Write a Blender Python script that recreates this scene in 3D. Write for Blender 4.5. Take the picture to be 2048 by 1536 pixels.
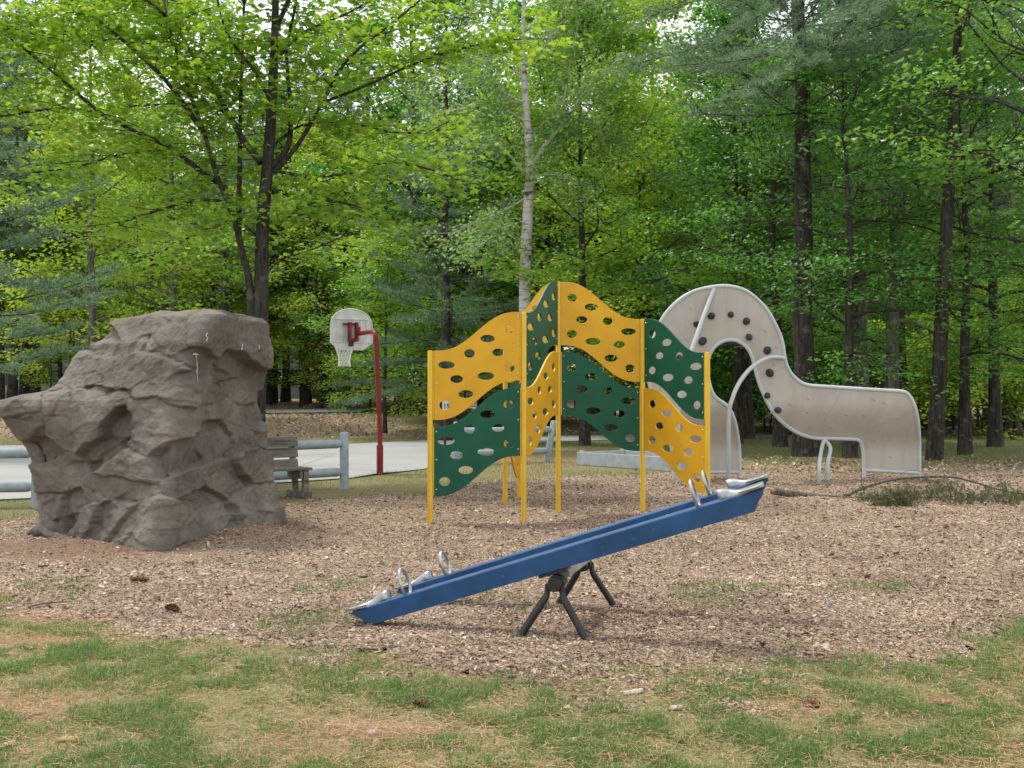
import bpy, bmesh, math, random
import numpy as np
from mathutils import Vector, Matrix, Quaternion
R = math.radians
for o in list(bpy.data.objects): bpy.data.objects.remove(o, do_unlink=True)
sc = bpy.context.scene
COL = sc.collection
# ------------------------------------------------------------------ camera
F, CH, YH = 2200.0, 1.6, 795.0          # focal length in photo pixels, eye height, horizon row
cam_d = bpy.data.cameras.new('camera'); cam = bpy.data.objects.new('camera', cam_d); COL.objects.link(cam)
cam_d.sensor_width = 36.0; cam_d.lens = F/2048*36.0; cam_d.clip_start = .05; cam_d.clip_end = 1500
cam.location = (0, 0, CH); cam.rotation_euler = (R(90)+math.atan((YH-768)/F), 0, 0)
sc.camera = cam
# ------------------------------------------------------------------ sky, sun, exposure
SUN_AZ, SUN_EL = R(-52), R(64)
w = bpy.data.worlds.new('World'); sc.world = w; w.use_nodes = True
nt = w.node_tree; nt.nodes.clear()
sky = nt.nodes.new('ShaderNodeTexSky'); sky.sky_type = 'NISHITA'; sky.sun_disc = False
sky.sun_elevation = SUN_EL; sky.sun_rotation = SUN_AZ; sky.dust_density = 4.0; sky.air_density = 1.0
cl = nt.nodes.new('ShaderNodeMix'); cl.data_type = 'RGBA'; cl.inputs[0].default_value = .8
cl.inputs[7].default_value = (10.2, 10.4, 10.6, 1)          # bright, even cloud cover over the Nishita sky
bg = nt.nodes.new('ShaderNodeBackground'); bg.inputs[1].default_value = .11
wo = nt.nodes.new('ShaderNodeOutputWorld')
nt.links.new(sky.outputs[0], cl.inputs[6]); nt.links.new(cl.outputs[2], bg.inputs[0]); nt.links.new(bg.outputs[0], wo.inputs[0])
sun_d = bpy.data.lights.new('sun', 'SUN'); sun = bpy.data.objects.new('sun', sun_d); COL.objects.link(sun)
sun_d.energy = 2.3; sun_d.angle = R(9); sun_d.color = (1, .95, .86)
sdir = Vector((math.sin(SUN_AZ)*math.cos(SUN_EL), math.cos(SUN_AZ)*math.cos(SUN_EL), math.sin(SUN_EL)))
sun.rotation_euler = (-sdir).to_track_quat('-Z', 'Y').to_euler(); sun.location = (-10, 30, 40)
vs = sc.view_settings; vs.view_transform = 'Standard'; vs.look = 'None'; vs.exposure = 0.5; vs.gamma = 1.0; vs.use_curve_mapping = False
sc.render.engine = 'CYCLES'
sc.cycles.max_bounces = 10; sc.cycles.transmission_bounces = 8; sc.cycles.diffuse_bounces = 6

# ------------------------------------------------------------------ numeric helpers
def P(px, py, d): return np.array([(px-1024)/F*d, d, CH-(py-YH)/F*d])
def ss(a, b, x):
    t = np.clip((np.asarray(x, float)-a)/(b-a), 0, 1); return t*t*(3-2*t)
def _h(ix, iy, iz, s):
    n = (ix*374761393+iy*668265263+iz*2147483647+s*1274126177) & 0xffffffff
    n = ((n ^ (n >> 13))*1274126177) & 0xffffffff
    return ((n ^ (n >> 16)) & 0xffff)/65535.0
def vnoise(p, s=0):
    p = np.asarray(p, float); i = np.floor(p).astype(np.int64); f = p-i; f = f*f*(3-2*f); r = 0
    for a in (0, 1):
        for b in (0, 1):
            for c in (0, 1):
                wgt = (f[:, 0] if a else 1-f[:, 0])*(f[:, 1] if b else 1-f[:, 1])*(f[:, 2] if c else 1-f[:, 2])
                r = r+wgt*_h(i[:, 0]+a, i[:, 1]+b, i[:, 2]+c, s)
    return r
def fbm(p, o=4, s=0):
    p = np.asarray(p, float); r = 0; a = .5; t = 0
    for k in range(o): r = r+a*vnoise(p*2**k+k*17.3, s+k); t += a; a *= .5
    return r/t
def xy0(x, y): return np.stack([x, y, np.zeros_like(x)], 1)

# ------------------------------------------------------------------ terrain and region functions
def gz(x, y):
    x = np.asarray(x, float); y = np.asarray(y, float)
    yy = np.maximum(y, 1.0); wr = ss(-.075, -.01, x/yy)
    left = .78*ss(38.5, 54, y)+.75*ss(56, 82, y)
    right = .45*ss(50, 85, y)
    return left*(1-wr)+right*wr+5.0*ss(92, 190, y)          # wooded rise far behind
def gz1(x, y): return float(gz(np.array([x]), np.array([y]))[0])
_nu = np.array([-900, 0, 150, 400, 700, 1000, 1250, 1500, 1700, 1880, 2048, 3000.])
_nd = 3520/(np.array([1185, 1200, 1212, 1262, 1300, 1325, 1368, 1352, 1330, 1290, 1225, 1150.])-795)
_fu = np.array([-900, 0, 90, 560, 640, 850, 950, 1100, 1330, 1500, 1700, 1900, 2048, 3000.])
_fd = 3520/(np.array([1050, 1042, 1034, 1002, 1000, 996, 968, 957, 945, 940, 944, 938, 940, 950.])-795)
def chipmask(x, y):
    """>0 inside the wood chip bed, in metres from its edge (roughly)"""
    x = np.asarray(x, float); y = np.asarray(y, float); yy = np.maximum(y, .5)
    u = 1024+F*x/yy
    n = (fbm(xy0(x*1.1, y*1.1), 3, 5)-.5)*2; n2 = (fbm(xy0(x*.45, y*.45), 2, 9)-.5)*2
    n3 = (fbm(xy0(x*4.5, y*4.5), 2, 19)-.5)*2
    a = (yy-np.interp(u, _nu, _nd))+n*.75+n3*.6; b = (np.interp(u, _fu, _fd)-yy)*.6+n*.5+n2*.5
    m = np.minimum(a, b); m = np.minimum(m, 13-np.abs(x-2)); return m
court = np.array([(-30, 16.5), (-8, 17.2), (-5.6, 18.9), (-4.37, 20.8), (-3.3, 21.9), (-2.9, 23.1), (-1.95, 24.6), (-1.75, 31), (-.4, 36.5), (1.36, 39.6), (3.6, 41.6), (12, 45), (30, 50),
                  (30, 57), (12, 51), (3.84, 47.5), (-.5, 44), (-3.2, 40.6), (-5.7, 37.9), (-10, 37.2), (-30, 36)])
def inpoly(x, y, poly):
    c = np.zeros(len(x), bool); n = len(poly); j = n-1
    for i in range(n):
        xi, yi = poly[i]; xj, yj = poly[j]
        k = ((yi > y) != (yj > y)) & (x < (xj-xi)*(y-yi)/(yj-yi+1e-12)+xi); c ^= k; j = i
    return c
def greenness(x, y):
    g = fbm(xy0(x*.55+3, y*.75), 4, 21)
    g2 = fbm(xy0(x*2.1, y*2.6), 3, 33)
    return ss(.20, .58, g*.45+g2*.55)

# ------------------------------------------------------------------ mesh helpers
def link(o, parent=None):
    COL.objects.link(o)
    if parent is not None: o.parent = parent
    return o
def np_mesh(name, V, polys, attr=None, smooth=False):
    """V (n,3); polys: list of int arrays (m,k) of equal-size polygons"""
    me = bpy.data.meshes.new(name)
    me.vertices.add(len(V)); me.vertices.foreach_set('co', np.asarray(V, np.float32).ravel())
    idx = np.concatenate([p.ravel() for p in polys]); tot = np.concatenate([np.full(len(p), p.shape[1]) for p in polys])
    st = np.concatenate([[0], np.cumsum(tot)[:-1]])
    me.loops.add(len(idx)); me.loops.foreach_set('vertex_index', idx.astype(np.int32))
    me.polygons.add(len(tot)); me.polygons.foreach_set('loop_start', st.astype(np.int32)); me.polygons.foreach_set('loop_total', tot.astype(np.int32))
    if attr is not None:
        a = me.attributes.new('rnd', 'FLOAT', 'FACE'); a.data.foreach_set('value', np.asarray(attr, np.float32))
    me.polygons.foreach_set('use_smooth', np.full(len(tot), smooth))
    me.update(calc_edges=True)
    return me
def mobj(name, me, mat, parent=None):
    o = bpy.data.objects.new(name, me)
    if mat is not None and len(me.materials) == 0: me.materials.append(mat)
    return link(o, parent)
def tag(o, label=None, cat=None, group=None, kind=None):
    if label: o['label'] = label
    if cat: o['category'] = cat
    if group: o['group'] = group
    if kind: o['kind'] = kind
    return o
def empty(name, loc, rz=0, label=None, cat=None, group=None):
    o = bpy.data.objects.new(name, None); link(o); o.location = loc; o.rotation_euler = (0, 0, rz); o.empty_display_size = .2
    return tag(o, label, cat, group)
def copy_tree(o, parent=None):
    c = o.copy(); COL.objects.link(c); c.parent = parent
    for ch in list(o.children): copy_tree(ch, c)
    return c
class MB:
    """collects shapes, builds ONE mesh object"""
    def __init__(s): s.v = []; s.f = []
    def add(s, V, Fc):
        b = len(s.v); s.v += [tuple(map(float, p)) for p in V]; s.f += [tuple(b+i for i in f) for f in Fc]; return s
    def box(s, c, size, rot=None, bev=0.0):
        bm = bmesh.new(); bmesh.ops.create_cube(bm, size=1)
        bmesh.ops.scale(bm, vec=size, verts=bm.verts)
        if bev: bmesh.ops.bevel(bm, geom=bm.edges[:], offset=bev, segments=2, affect='EDGES', profile=.5)
        M = Matrix.Translation(c) @ (rot.to_4x4() if rot is not None else Matrix())
        bm.transform(M); bm.verts.index_update()
        s.add([v.co[:] for v in bm.verts], [[v.index for v in f.verts] for f in bm.faces]); bm.free(); return s
    def tube(s, pts, rad, n=10, cap=True, closed=False):
        V, Q, C = tube(pts, rad, n, closed)
        s.add(V, [list(q) for q in Q])
        if cap and not closed:
            m = len(s.v)-len(V)
            s.f.append(tuple(m+i for i in range(n-1, -1, -1))); s.f.append(tuple(m+len(V)-n+i for i in range(n)))
        return s
    def build(s, name, mat, parent=None, smooth=True, angle=40):
        me = bpy.data.meshes.new(name); me.from_pydata(s.v, [], s.f); me.update()
        if smooth:
            me.polygons.foreach_set('use_smooth', [True]*len(me.polygons)); me.set_sharp_from_angle(angle=R(angle))
        return mobj(name, me, mat, parent)
def tube(pts, rad, n=8, closed=False):
    pts = np.asarray(pts, float); m = len(pts); rad = np.broadcast_to(np.asarray(rad, float), (m,))
    if closed: T = np.roll(pts, -1, 0)-np.roll(pts, 1, 0)
    else: T = np.gradient(pts, axis=0)
    T /= np.linalg.norm(T, axis=1)[:, None]+1e-12
    up = np.array([0, 0, 1.]) if abs(T[0, 2]) < .9 else np.array([1., 0, 0])
    U = np.zeros_like(T); u = up-T[0]*np.dot(up, T[0])
    for i in range(m):
        u = u-T[i]*np.dot(u, T[i]); u /= np.linalg.norm(u)+1e-12; U[i] = u
    W = np.cross(T, U); a = np.arange(n)*2*math.pi/n
    V = pts[:, None]+rad[:, None, None]*(np.cos(a)[None, :, None]*U[:, None]+np.sin(a)[None, :, None]*W[:, None])
    V = V.reshape(-1, 3); i = np.arange(m if closed else m-1)[:, None]*n; j = np.arange(n)[None]; k = (j+1) % n
    nx = (i+n) % (m*n)
    Q = np.stack([i+j, i+k, nx+k, nx+j], -1).reshape(-1, 4)
    return V, Q, None
def spline(pts, n=8):
    """Catmull-Rom through points"""
    p = np.asarray(pts, float); p = np.vstack([2*p[0]-p[1], p, 2*p[-1]-p[-2]]); out = []
    for i in range(1, len(p)-2):
        for t in np.linspace(0, 1, n, endpoint=False):
            a, b, c, d = p[i-1], p[i], p[i+1], p[i+2]
            out.append(.5*((2*b)+(-a+c)*t+(2*a-5*b+4*c-d)*t*t+(-a+3*b-3*c+d)*t**3))
    out.append(p[-2]); return np.array(out)

# ------------------------------------------------------------------ material helpers
def newmat(name):
    m = bpy.data.materials.new(name); m.use_nodes = True; m.node_tree.nodes.clear(); return m, m.node_tree
def N(nt, t, **kw):
    n = nt.nodes.new(t)
    for k, v in kw.items(): setattr(n, k, v)
    return n
def ramp(nt, stops, fac=None):
    r = N(nt, 'ShaderNodeValToRGB'); e = r.color_ramp.elements
    e[0].position, e[0].color = stops[0][0], (*stops[0][1], 1); e[1].position, e[1].color = stops[-1][0], (*stops[-1][1], 1)
    for p, c in stops[1:-1]: x = e.new(p); x.color = (*c, 1)
    if fac is not None: nt.links.new(fac, r.inputs[0])
    return r.outputs[0]
def noise(nt, scale, detail=4, vec=None, dist=0, out=0):
    n = N(nt, 'ShaderNodeTexNoise'); n.inputs['Scale'].default_value = scale; n.inputs['Detail'].default_value = detail; n.inputs['Distortion'].default_value = dist
    if vec is not None: nt.links.new(vec, n.inputs['Vector'])
    return n.outputs[out]
def mixc(nt, fac, a, b, blend='MIX'):
    m = N(nt, 'ShaderNodeMix', data_type='RGBA', blend_type=blend)
    for s, v in ((m.inputs[0], fac), (m.inputs[6], a), (m.inputs[7], b)):
        if hasattr(v, 'node'): nt.links.new(v, s)
        elif isinstance(v, (int, float)): s.default_value = v
        else: s.default_value = (*v, 1)
    return m.outputs[2]
def coords(nt, which='Object', scale=None):
    o = N(nt, 'ShaderNodeTexCoord').outputs[which]
    if scale:
        mp = N(nt, 'ShaderNodeMapping'); mp.inputs['Scale'].default_value = scale; nt.links.new(o, mp.inputs[0]); o = mp.outputs[0]
    return o
def finish(nt, col, rough=.6, metal=0, bump=None, bstr=.3, bdist=.01, spec=.5):
    b = N(nt, 'ShaderNodeBsdfPrincipled'); o = N(nt, 'ShaderNodeOutputMaterial')
    if hasattr(col, 'node'): nt.links.new(col, b.inputs['Base Color'])
    else: b.inputs['Base Color'].default_value = (*col, 1)
    if hasattr(rough, 'node'): nt.links.new(rough, b.inputs['Roughness'])
    else: b.inputs['Roughness'].default_value = rough
    b.inputs['Metallic'].default_value = metal; b.inputs['Specular IOR Level'].default_value = spec
    if bump is not None:
        bp = N(nt, 'ShaderNodeBump'); bp.inputs['Strength'].default_value = bstr; bp.inputs['Distance'].default_value = bdist
        nt.links.new(bump, bp.inputs['Height']); nt.links.new(bp.outputs[0], b.inputs['Normal'])
    nt.links.new(b.outputs[0], o.inputs[0]); return b
def painted(name, col, rough=.35, var=.12, wear=None, scale=6, bump=.0, spec=.5):
    m, nt = newmat(name); c = coords(nt)
    n = noise(nt, scale, 5, c); dark = tuple(x*(1-var*2) for x in col); light = tuple(min(1, x*(1+var)) for x in col)
    cc = ramp(nt, [(.3, dark), (.7, light)], n)
    if wear:
        n2 = noise(nt, 38, 6, c); k = ramp(nt, [(.66, (0, 0, 0)), (.74, (1, 1, 1))], n2); cc = mixc(nt, k, cc, wear)
    n3 = noise(nt, scale*4, 3, c); rr = N(nt, 'ShaderNodeMapRange'); nt.links.new(n3, rr.inputs[0]); rr.inputs[3].default_value = rough*.75; rr.inputs[4].default_value = min(1, rough*1.35)
    finish(nt, cc, rr.outputs[0], bump=(noise(nt, 150, 2, c) if bump else None), bstr=bump, bdist=.002, spec=spec); return m
def leafmat(name, stops, trans=.45, rough=.5, hue=.03, spec=.25):
    m, nt = newmat(name)
    a = N(nt, 'ShaderNodeAttribute', attribute_name='rnd'); col = ramp(nt, stops, a.outputs['Fac'])
    oi = N(nt, 'ShaderNodeObjectInfo'); hs = N(nt, 'ShaderNodeHueSaturation')
    mr = N(nt, 'ShaderNodeMapRange'); nt.links.new(oi.outputs['Random'], mr.inputs[0]); mr.inputs[3].default_value = .5-hue; mr.inputs[4].default_value = .5+hue
    mv = N(nt, 'ShaderNodeMapRange'); nt.links.new(oi.outputs['Random'], mv.inputs[0]); mv.inputs[3].default_value = 1.15; mv.inputs[4].default_value = .85
    nt.links.new(mr.outputs[0], hs.inputs['Hue']); nt.links.new(mv.outputs[0], hs.inputs['Value']); nt.links.new(col, hs.inputs['Color']); col = hs.outputs[0]
    b = N(nt, 'ShaderNodeBsdfPrincipled'); nt.links.new(col, b.inputs['Base Color']); b.inputs['Roughness'].default_value = rough; b.inputs['Specular IOR Level'].default_value = spec
    t = N(nt, 'ShaderNodeBsdfTranslucent'); tc = mixc(nt, 1.0, col, (1.2, 1.12, .62), 'MULTIPLY'); nt.links.new(tc, t.inputs[0])
    mx = N(nt, 'ShaderNodeMixShader'); mx.inputs[0].default_value = trans
    nt.links.new(b.outputs[0], mx.inputs[1]); nt.links.new(t.outputs[0], mx.inputs[2])
    o = N(nt, 'ShaderNodeOutputMaterial'); nt.links.new(mx.outputs[0], o.inputs[0]); return m
def barkmat(name, dark, light, sx=14, sz=2.2, lichen=None, bstr=.8):
    m, nt = newmat(name); c = coords(nt, scale=(sx, sx, sz))
    n = noise(nt, 1, 6, c, 1.2); cc = ramp(nt, [(.32, dark), (.52, tuple((a+b)/2 for a, b in zip(dark, light))), (.72, light)], n)
    if lichen:
        c2 = coords(nt); k = ramp(nt, [(.58, (0, 0, 0)), (.68, (1, 1, 1))], noise(nt, 4.5, 6, c2)); cc = mixc(nt, k, cc, lichen)
    finish(nt, cc, .9, bump=n, bstr=bstr, bdist=.03, spec=.2); return m

M = {}
def litter_attr(name, stops, rough=.85, var=True):
    m, nt = newmat(name); a = N(nt, 'ShaderNodeAttribute', attribute_name='rnd'); c = ramp(nt, stops, a.outputs['Fac'])
    if var:
        k = noise(nt, .9, 4, coords(nt)); c = mixc(nt, .55, c, ramp(nt, [(.3, (.55, .5, .46)), (.7, (1.1, 1.06, 1.02))], k), 'MULTIPLY')
    finish(nt, c, rough, spec=.25); return m
M['chips'] = litter_attr('wood chip', [(0, (.085, .057, .040)), (.2, (.195, .132, .090)), (.45, (.33, .237, .168)), (.7, (.455, .352, .268)), (.88, (.58, .485, .40)), (1, (.72, .64, .56))])
M['leaflitter'] = litter_attr('dry leaf', [(0, (.20, .14, .10)), (.4, (.40, .30, .22)), (.75, (.54, .44, .35)), (1, (.66, .58, .5))])
M['straw'] = litter_attr('pine straw', [(0, (.28, .145, .075)), (.5, (.45, .275, .155)), (1, (.62, .45, .30))])
M['grass'] = leafmat('grass blade', [(0, (.085, .20, .06)), (.45, (.15, .285, .09)), (.72, (.27, .33, .14)), (1, (.50, .41, .26))], .3, .55, 0)

def m_ground():
    m, nt = newmat('ground'); c = coords(nt)
    n1 = noise(nt, .55, 5, c); n2 = noise(nt, 9, 6, c); n3 = noise(nt, 60, 4, c)
    straw = ramp(nt, [(.25, (.15, .095, .06)), (.5, (.31, .205, .13)), (.75, (.43, .31, .21))], n3)
    green = ramp(nt, [(.3, (.125, .125, .055)), (.7, (.26, .235, .12))], n3)
    k = N(nt, 'ShaderNodeAttribute', attribute_name='green').outputs['Fac']
    k2 = mixc(nt, .45, k, n2); k2 = ramp(nt, [(.36, (0, 0, 0)), (.62, (1, 1, 1))], k2)
    col = mixc(nt, k2, straw, green)
    lf = N(nt, 'ShaderNodeAttribute', attribute_name='litter').outputs['Fac']
    leaf = ramp(nt, [(.3, (.17, .115, .075)), (.55, (.36, .265, .19)), (.75, (.48, .375, .28))], n3)
    col = mixc(nt, lf, col, leaf)
    finish(nt, col, .95, bump=n3, bstr=.7, bdist=.03, spec=.1); return m
M['ground'] = m_ground()
def m_bed():
    m, nt = newmat('wood chip bed'); c = coords(nt); cs = coords(nt, scale=(1, 1.0, 1))
    v = N(nt, 'ShaderNodeTexVoronoi'); v.inputs['Scale'].default_value = 75; v.inputs['Randomness'].default_value = 1; nt.links.new(noise_vec(nt, c), v.inputs['Vector'])
    sep = N(nt, 'ShaderNodeSeparateColor'); nt.links.new(v.outputs['Color'], sep.inputs[0])
    col = ramp(nt, [(0, (.12, .085, .06)), (.3, (.23, .17, .122)), (.6, (.35, .27, .20)), (.85, (.46, .375, .29)), (1, (.60, .52, .43))], sep.outputs[0])
    k = noise(nt, .9, 4, c); col = mixc(nt, .55, col, ramp(nt, [(.3, (.55, .5, .46)), (.7, (1.1, 1.06, 1.02))], k), 'MULTIPLY')
    dirt = N(nt, 'ShaderNodeAttribute', attribute_name='dirt').outputs['Fac']
    soil = ramp(nt, [(.3, (.125, .075, .05)), (.7, (.24, .155, .105))], noise(nt, 30, 5, c))
    col = mixc(nt, dirt, col, soil)
    finish(nt, col, .95, bump=v.outputs['Distance'], bstr=.6, bdist=.02, spec=.15); return m
def noise_vec(nt, c):
    n = noise(nt, 12, 3, c, 0, 1); mx = N(nt, 'ShaderNodeMix', data_type='RGBA', blend_type='LINEAR_LIGHT'); mx.inputs[0].default_value = .04
    nt.links.new(c, mx.inputs[6]); nt.links.new(n, mx.inputs[7]); return mx.outputs[2]
M['bed'] = m_bed()
def m_asphalt():
    m, nt = newmat('worn asphalt'); c = coords(nt)
    n = noise(nt, .35, 5, c); n2 = noise(nt, 40, 3, c)
    col = mixc(nt, .3, ramp(nt, [(.3, (.27, .27, .27)), (.7, (.36, .36, .362))], n), ramp(nt, [(.3, (.2, .2, .2)), (.7, (.42, .42, .42))], n2))
    v = N(nt, 'ShaderNodeTexVoronoi', feature='DISTANCE_TO_EDGE'); v.inputs['Scale'].default_value = .22; nt.links.new(noise_vec(nt, c), v.inputs['Vector'])
    col = mixc(nt, ramp(nt, [(0, (1, 1, 1)), (.006, (0, 0, 0))], v.outputs['Distance']), col, (.16, .15, .14))
    finish(nt, col, .85, bump=n2, bstr=.2, bdist=.005, spec=.3); return m
M['asphalt'] = m_asphalt()
M['white_line'] = painted('faded white line', (.62, .62, .6), .8, .12, (.42, .42, .41), 9)
M['yellow'] = painted('yellow panel plastic', (.68, .37, .016), .45, .07, (.74, .47, .07), 2.5, .05, .3)
M['green'] = painted('green panel plastic', (.005, .088, .046), .45, .1, (.014, .12, .07), 2.5, .05, .3)
M['yellow_post'] = painted('yellow powder coat', (.68, .42, .02), .35, .05, None, 3, 0, .4)
M['steel'] = painted('steel bolt', (.55, .53, .5), .35, .1); M['steel'].node_tree.nodes['Principled BSDF'].inputs['Metallic'].default_value = .8
def m_sheet():
    m, nt = newmat('warm grey sheet'); c = coords(nt); col = ramp(nt, [(.3, (.40, .378, .335)), (.7, (.475, .45, .40))], noise(nt, 1.6, 5, c))
    st = noise(nt, 1, 5, coords(nt, scale=(9, 9, .7))); col = mixc(nt, .3, col, ramp(nt, [(.34, (.74, .71, .67)), (.56, (1, 1, 1))], st), 'MULTIPLY')
    k = ramp(nt, [(.66, (0, 0, 0)), (.72, (1, 1, 1))], noise(nt, 26, 6, c)); col = mixc(nt, mixc(nt, .35, (0, 0, 0), k), col, (.2, .18, .16))
    finish(nt, col, .5); return m
M['grey_sheet'] = m_sheet()
M['grey_tube'] = painted('pale grey tube', (.50, .53, .545), .35, .05, None, 3)
M['hold'] = painted('charcoal hand hold', (.035, .035, .037), .6, .2, None, 20)
M['blue'] = painted('blue board paint', (.008, .066, .185), .36, .2, (.03, .13, .29), 4, .1)
M['blue_rim_lit'] = painted('worn blue rim with painted highlight', (.035, .10, .24), .35, .15, (.15, .22, .33), 9)  # paler base paints in the highlight along the flange; speckles are wear
M['cast'] = painted('cast aluminium', (.40, .41, .42), .3, .18, None, 14, .2); M['cast'].node_tree.nodes['Principled BSDF'].inputs['Metallic'].default_value = .75
M['black'] = painted('black painted steel', (.016, .017, .019), .45, .2, (.08, .075, .07), 8)
M['red'] = painted('dark red pole paint', (.23, .018, .018), .45, .16, None, 5, 0, .3)
M['board_white'] = painted('white backboard', (.66, .68, .68), .5, .1, (.42, .40, .36), 5)
M['channel'] = painted('galvanised channel', (.30, .28, .25), .5, .15, None, 8)
M['brown_post'] = painted('dark brown post', (.07, .022, .018), .6, .15)
M['net'] = painted('white net cord', (.75, .75, .72), .8, .1)
M['orange'] = painted('orange rim', (.45, .07, .03), .5, .1)
M['fence'] = painted('blue grey fence paint', (.30, .365, .40), .6, .12, (.2, .2, .19), 7, .2)
M['box_paint'] = painted('pale blue grey board paint', (.40, .45, .49), .6, .1, (.3, .3, .29), 6, .2)
M['siding'] = painted('grey siding', (.46, .52, .55), .7, .06)
M['brick'] = painted('brown brick', (.13, .075, .055), .9, .2, None, 14)
M['window'] = painted('dark window glass', (.012, .014, .016), .12, .1)
M['trim'] = painted('white trim', (.55, .57, .58), .6, .05)
M['roof'] = painted('dark roof', (.06, .06, .06), .8, .1)
M['sign'] = painted('white sign face', (.62, .62, .6), .45, .06); M['sign_black'] = painted('black sign print', (.012, .012, .012), .5, .1)
M['blue_litter'] = painted('blue plastic scrap', (.08, .28, .6), .4, .1)
def m_wood():
    m, nt = newmat('weathered bench wood'); c = coords(nt, scale=(1.5, 18, 18)); n = noise(nt, 1, 6, c, .6)
    col = ramp(nt, [(.3, (.075, .07, .062)), (.5, (.17, .155, .135)), (.72, (.29, .265, .235))], n)
    k = ramp(nt, [(.5, (0, 0, 0)), (.66, (1, 1, 1))], noise(nt, 3.5, 5, coords(nt))); col = mixc(nt, mixc(nt, .6, (0, 0, 0), k), col, (.06, .06, .055))
    finish(nt, col, .85, bump=n, bstr=.4, bdist=.004, spec=.2); return m
M['wood'] = m_wood()
def m_rock():
    m, nt = newmat('sculpted concrete rock'); c = coords(nt)
    n = noise(nt, 1.7, 7, c, .4); n2 = noise(nt, 14, 6, c); n3 = noise(nt, 90, 4, c)
    col = ramp(nt, [(.28, (.124, .110, .093)), (.5, (.192, .172, .145)), (.74, (.285, .257, .219))], n)
    col = mixc(nt, .35, col, ramp(nt, [(.3, (.6, .6, .6)), (.7, (1.25, 1.22, 1.2))], n2), 'MULTIPLY')
    cz = coords(nt, scale=(7, 7, .5)); k = ramp(nt, [(.60, (0, 0, 0)), (.78, (1, 1, 1))], noise(nt, 1, 4, cz)); col = mixc(nt, mixc(nt, .25, (0, 0, 0), k), col, (.36, .33, .29))
    mix = N(nt, 'ShaderNodeMath', operation='MULTIPLY_ADD'); nt.links.new(n2, mix.inputs[0]); mix.inputs[1].default_value = 2.2; nt.links.new(n3, mix.inputs[2])
    finish(nt, col, .88, bump=mix.outputs[0], bstr=.8, bdist=.035, spec=.25); return m
M['rock'] = m_rock()
M['dropping'] = painted('white streak', (.7, .7, .68), .8, .1)
M['bark_maple'] = barkmat('maple bark', (.018, .016, .014), (.085, .076, .065), 12, 2.2, (.10, .10, .085))
M['bark_dark'] = barkmat('dark forest bark', (.018, .016, .014), (.085, .074, .064), 10, 1.6, (.12, .115, .10))
M['bark_grey'] = barkmat('grey bark', (.055, .05, .045), (.20, .185, .165), 10, 2, (.24, .24, .2))
M['branch'] = barkmat('fallen branch bark', (.07, .055, .045), (.24, .2, .17), 30, 6)
M['split'] = painted('pale split wood', (.55, .38, .2), .8, .15, None, 30)
def m_birch():
    m, nt = newmat('white birch bark'); c = coords(nt, scale=(3, 3, 16)); n = noise(nt, 1, 5, c, .5)
    c2 = coords(nt, scale=(1.5, 1.5, 2.2)); n2 = noise(nt, 1, 4, c2)
    col = ramp(nt, [(.3, (.34, .325, .30)), (.6, (.54, .52, .49))], n)
    col = mixc(nt, ramp(nt, [(.36, (1, 1, 1)), (.41, (0, 0, 0))], n2), col, (.06, .055, .05))
    col = mixc(nt, ramp(nt, [(.34, (1, 1, 1)), (.38, (0, 0, 0))], n), col, (.14, .12, .1))
    finish(nt, col, .75, bump=n, bstr=.3, bdist=.01, spec=.2); return m
M['birch'] = m_birch()
M['leaf_maple'] = leafmat('maple leaf', [(0, (.14, .29, .03)), (.45, (.24, .44, .045)), (.85, (.36, .54, .07)), (1, (.48, .56, .10))], .55, .4, .0, .4)
M['leaf_birch'] = leafmat('birch leaf', [(0, (.10, .22, .06)), (.5, (.20, .36, .10)), (1, (.38, .52, .22))], .4, .4, .0, .4)
M['leaf_bright'] = leafmat('spring leaf', [(0, (.15, .30, .035)), (.5, (.29, .48, .055)), (1, (.50, .60, .10))], .52, .4, .02, .4)
M['leaf_deep'] = leafmat('deep green leaf', [(0, (.07, .21, .035)), (.5, (.13, .33, .06)), (.9, (.21, .43, .09)), (1, (.32, .52, .15))], .48, .36, .015, .5)
M['needle'] = leafmat('pine needle', [(0, (.09, .165, .105)), (.5, (.15, .26, .16)), (1, (.25, .36, .24))], .3, .5, .015, .35)
M['needle_dry'] = leafmat('cut pine needle', [(0, (.035, .055, .024)), (.6, (.08, .105, .045)), (1, (.22, .17, .09))], .2, .6, 0)

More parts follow.
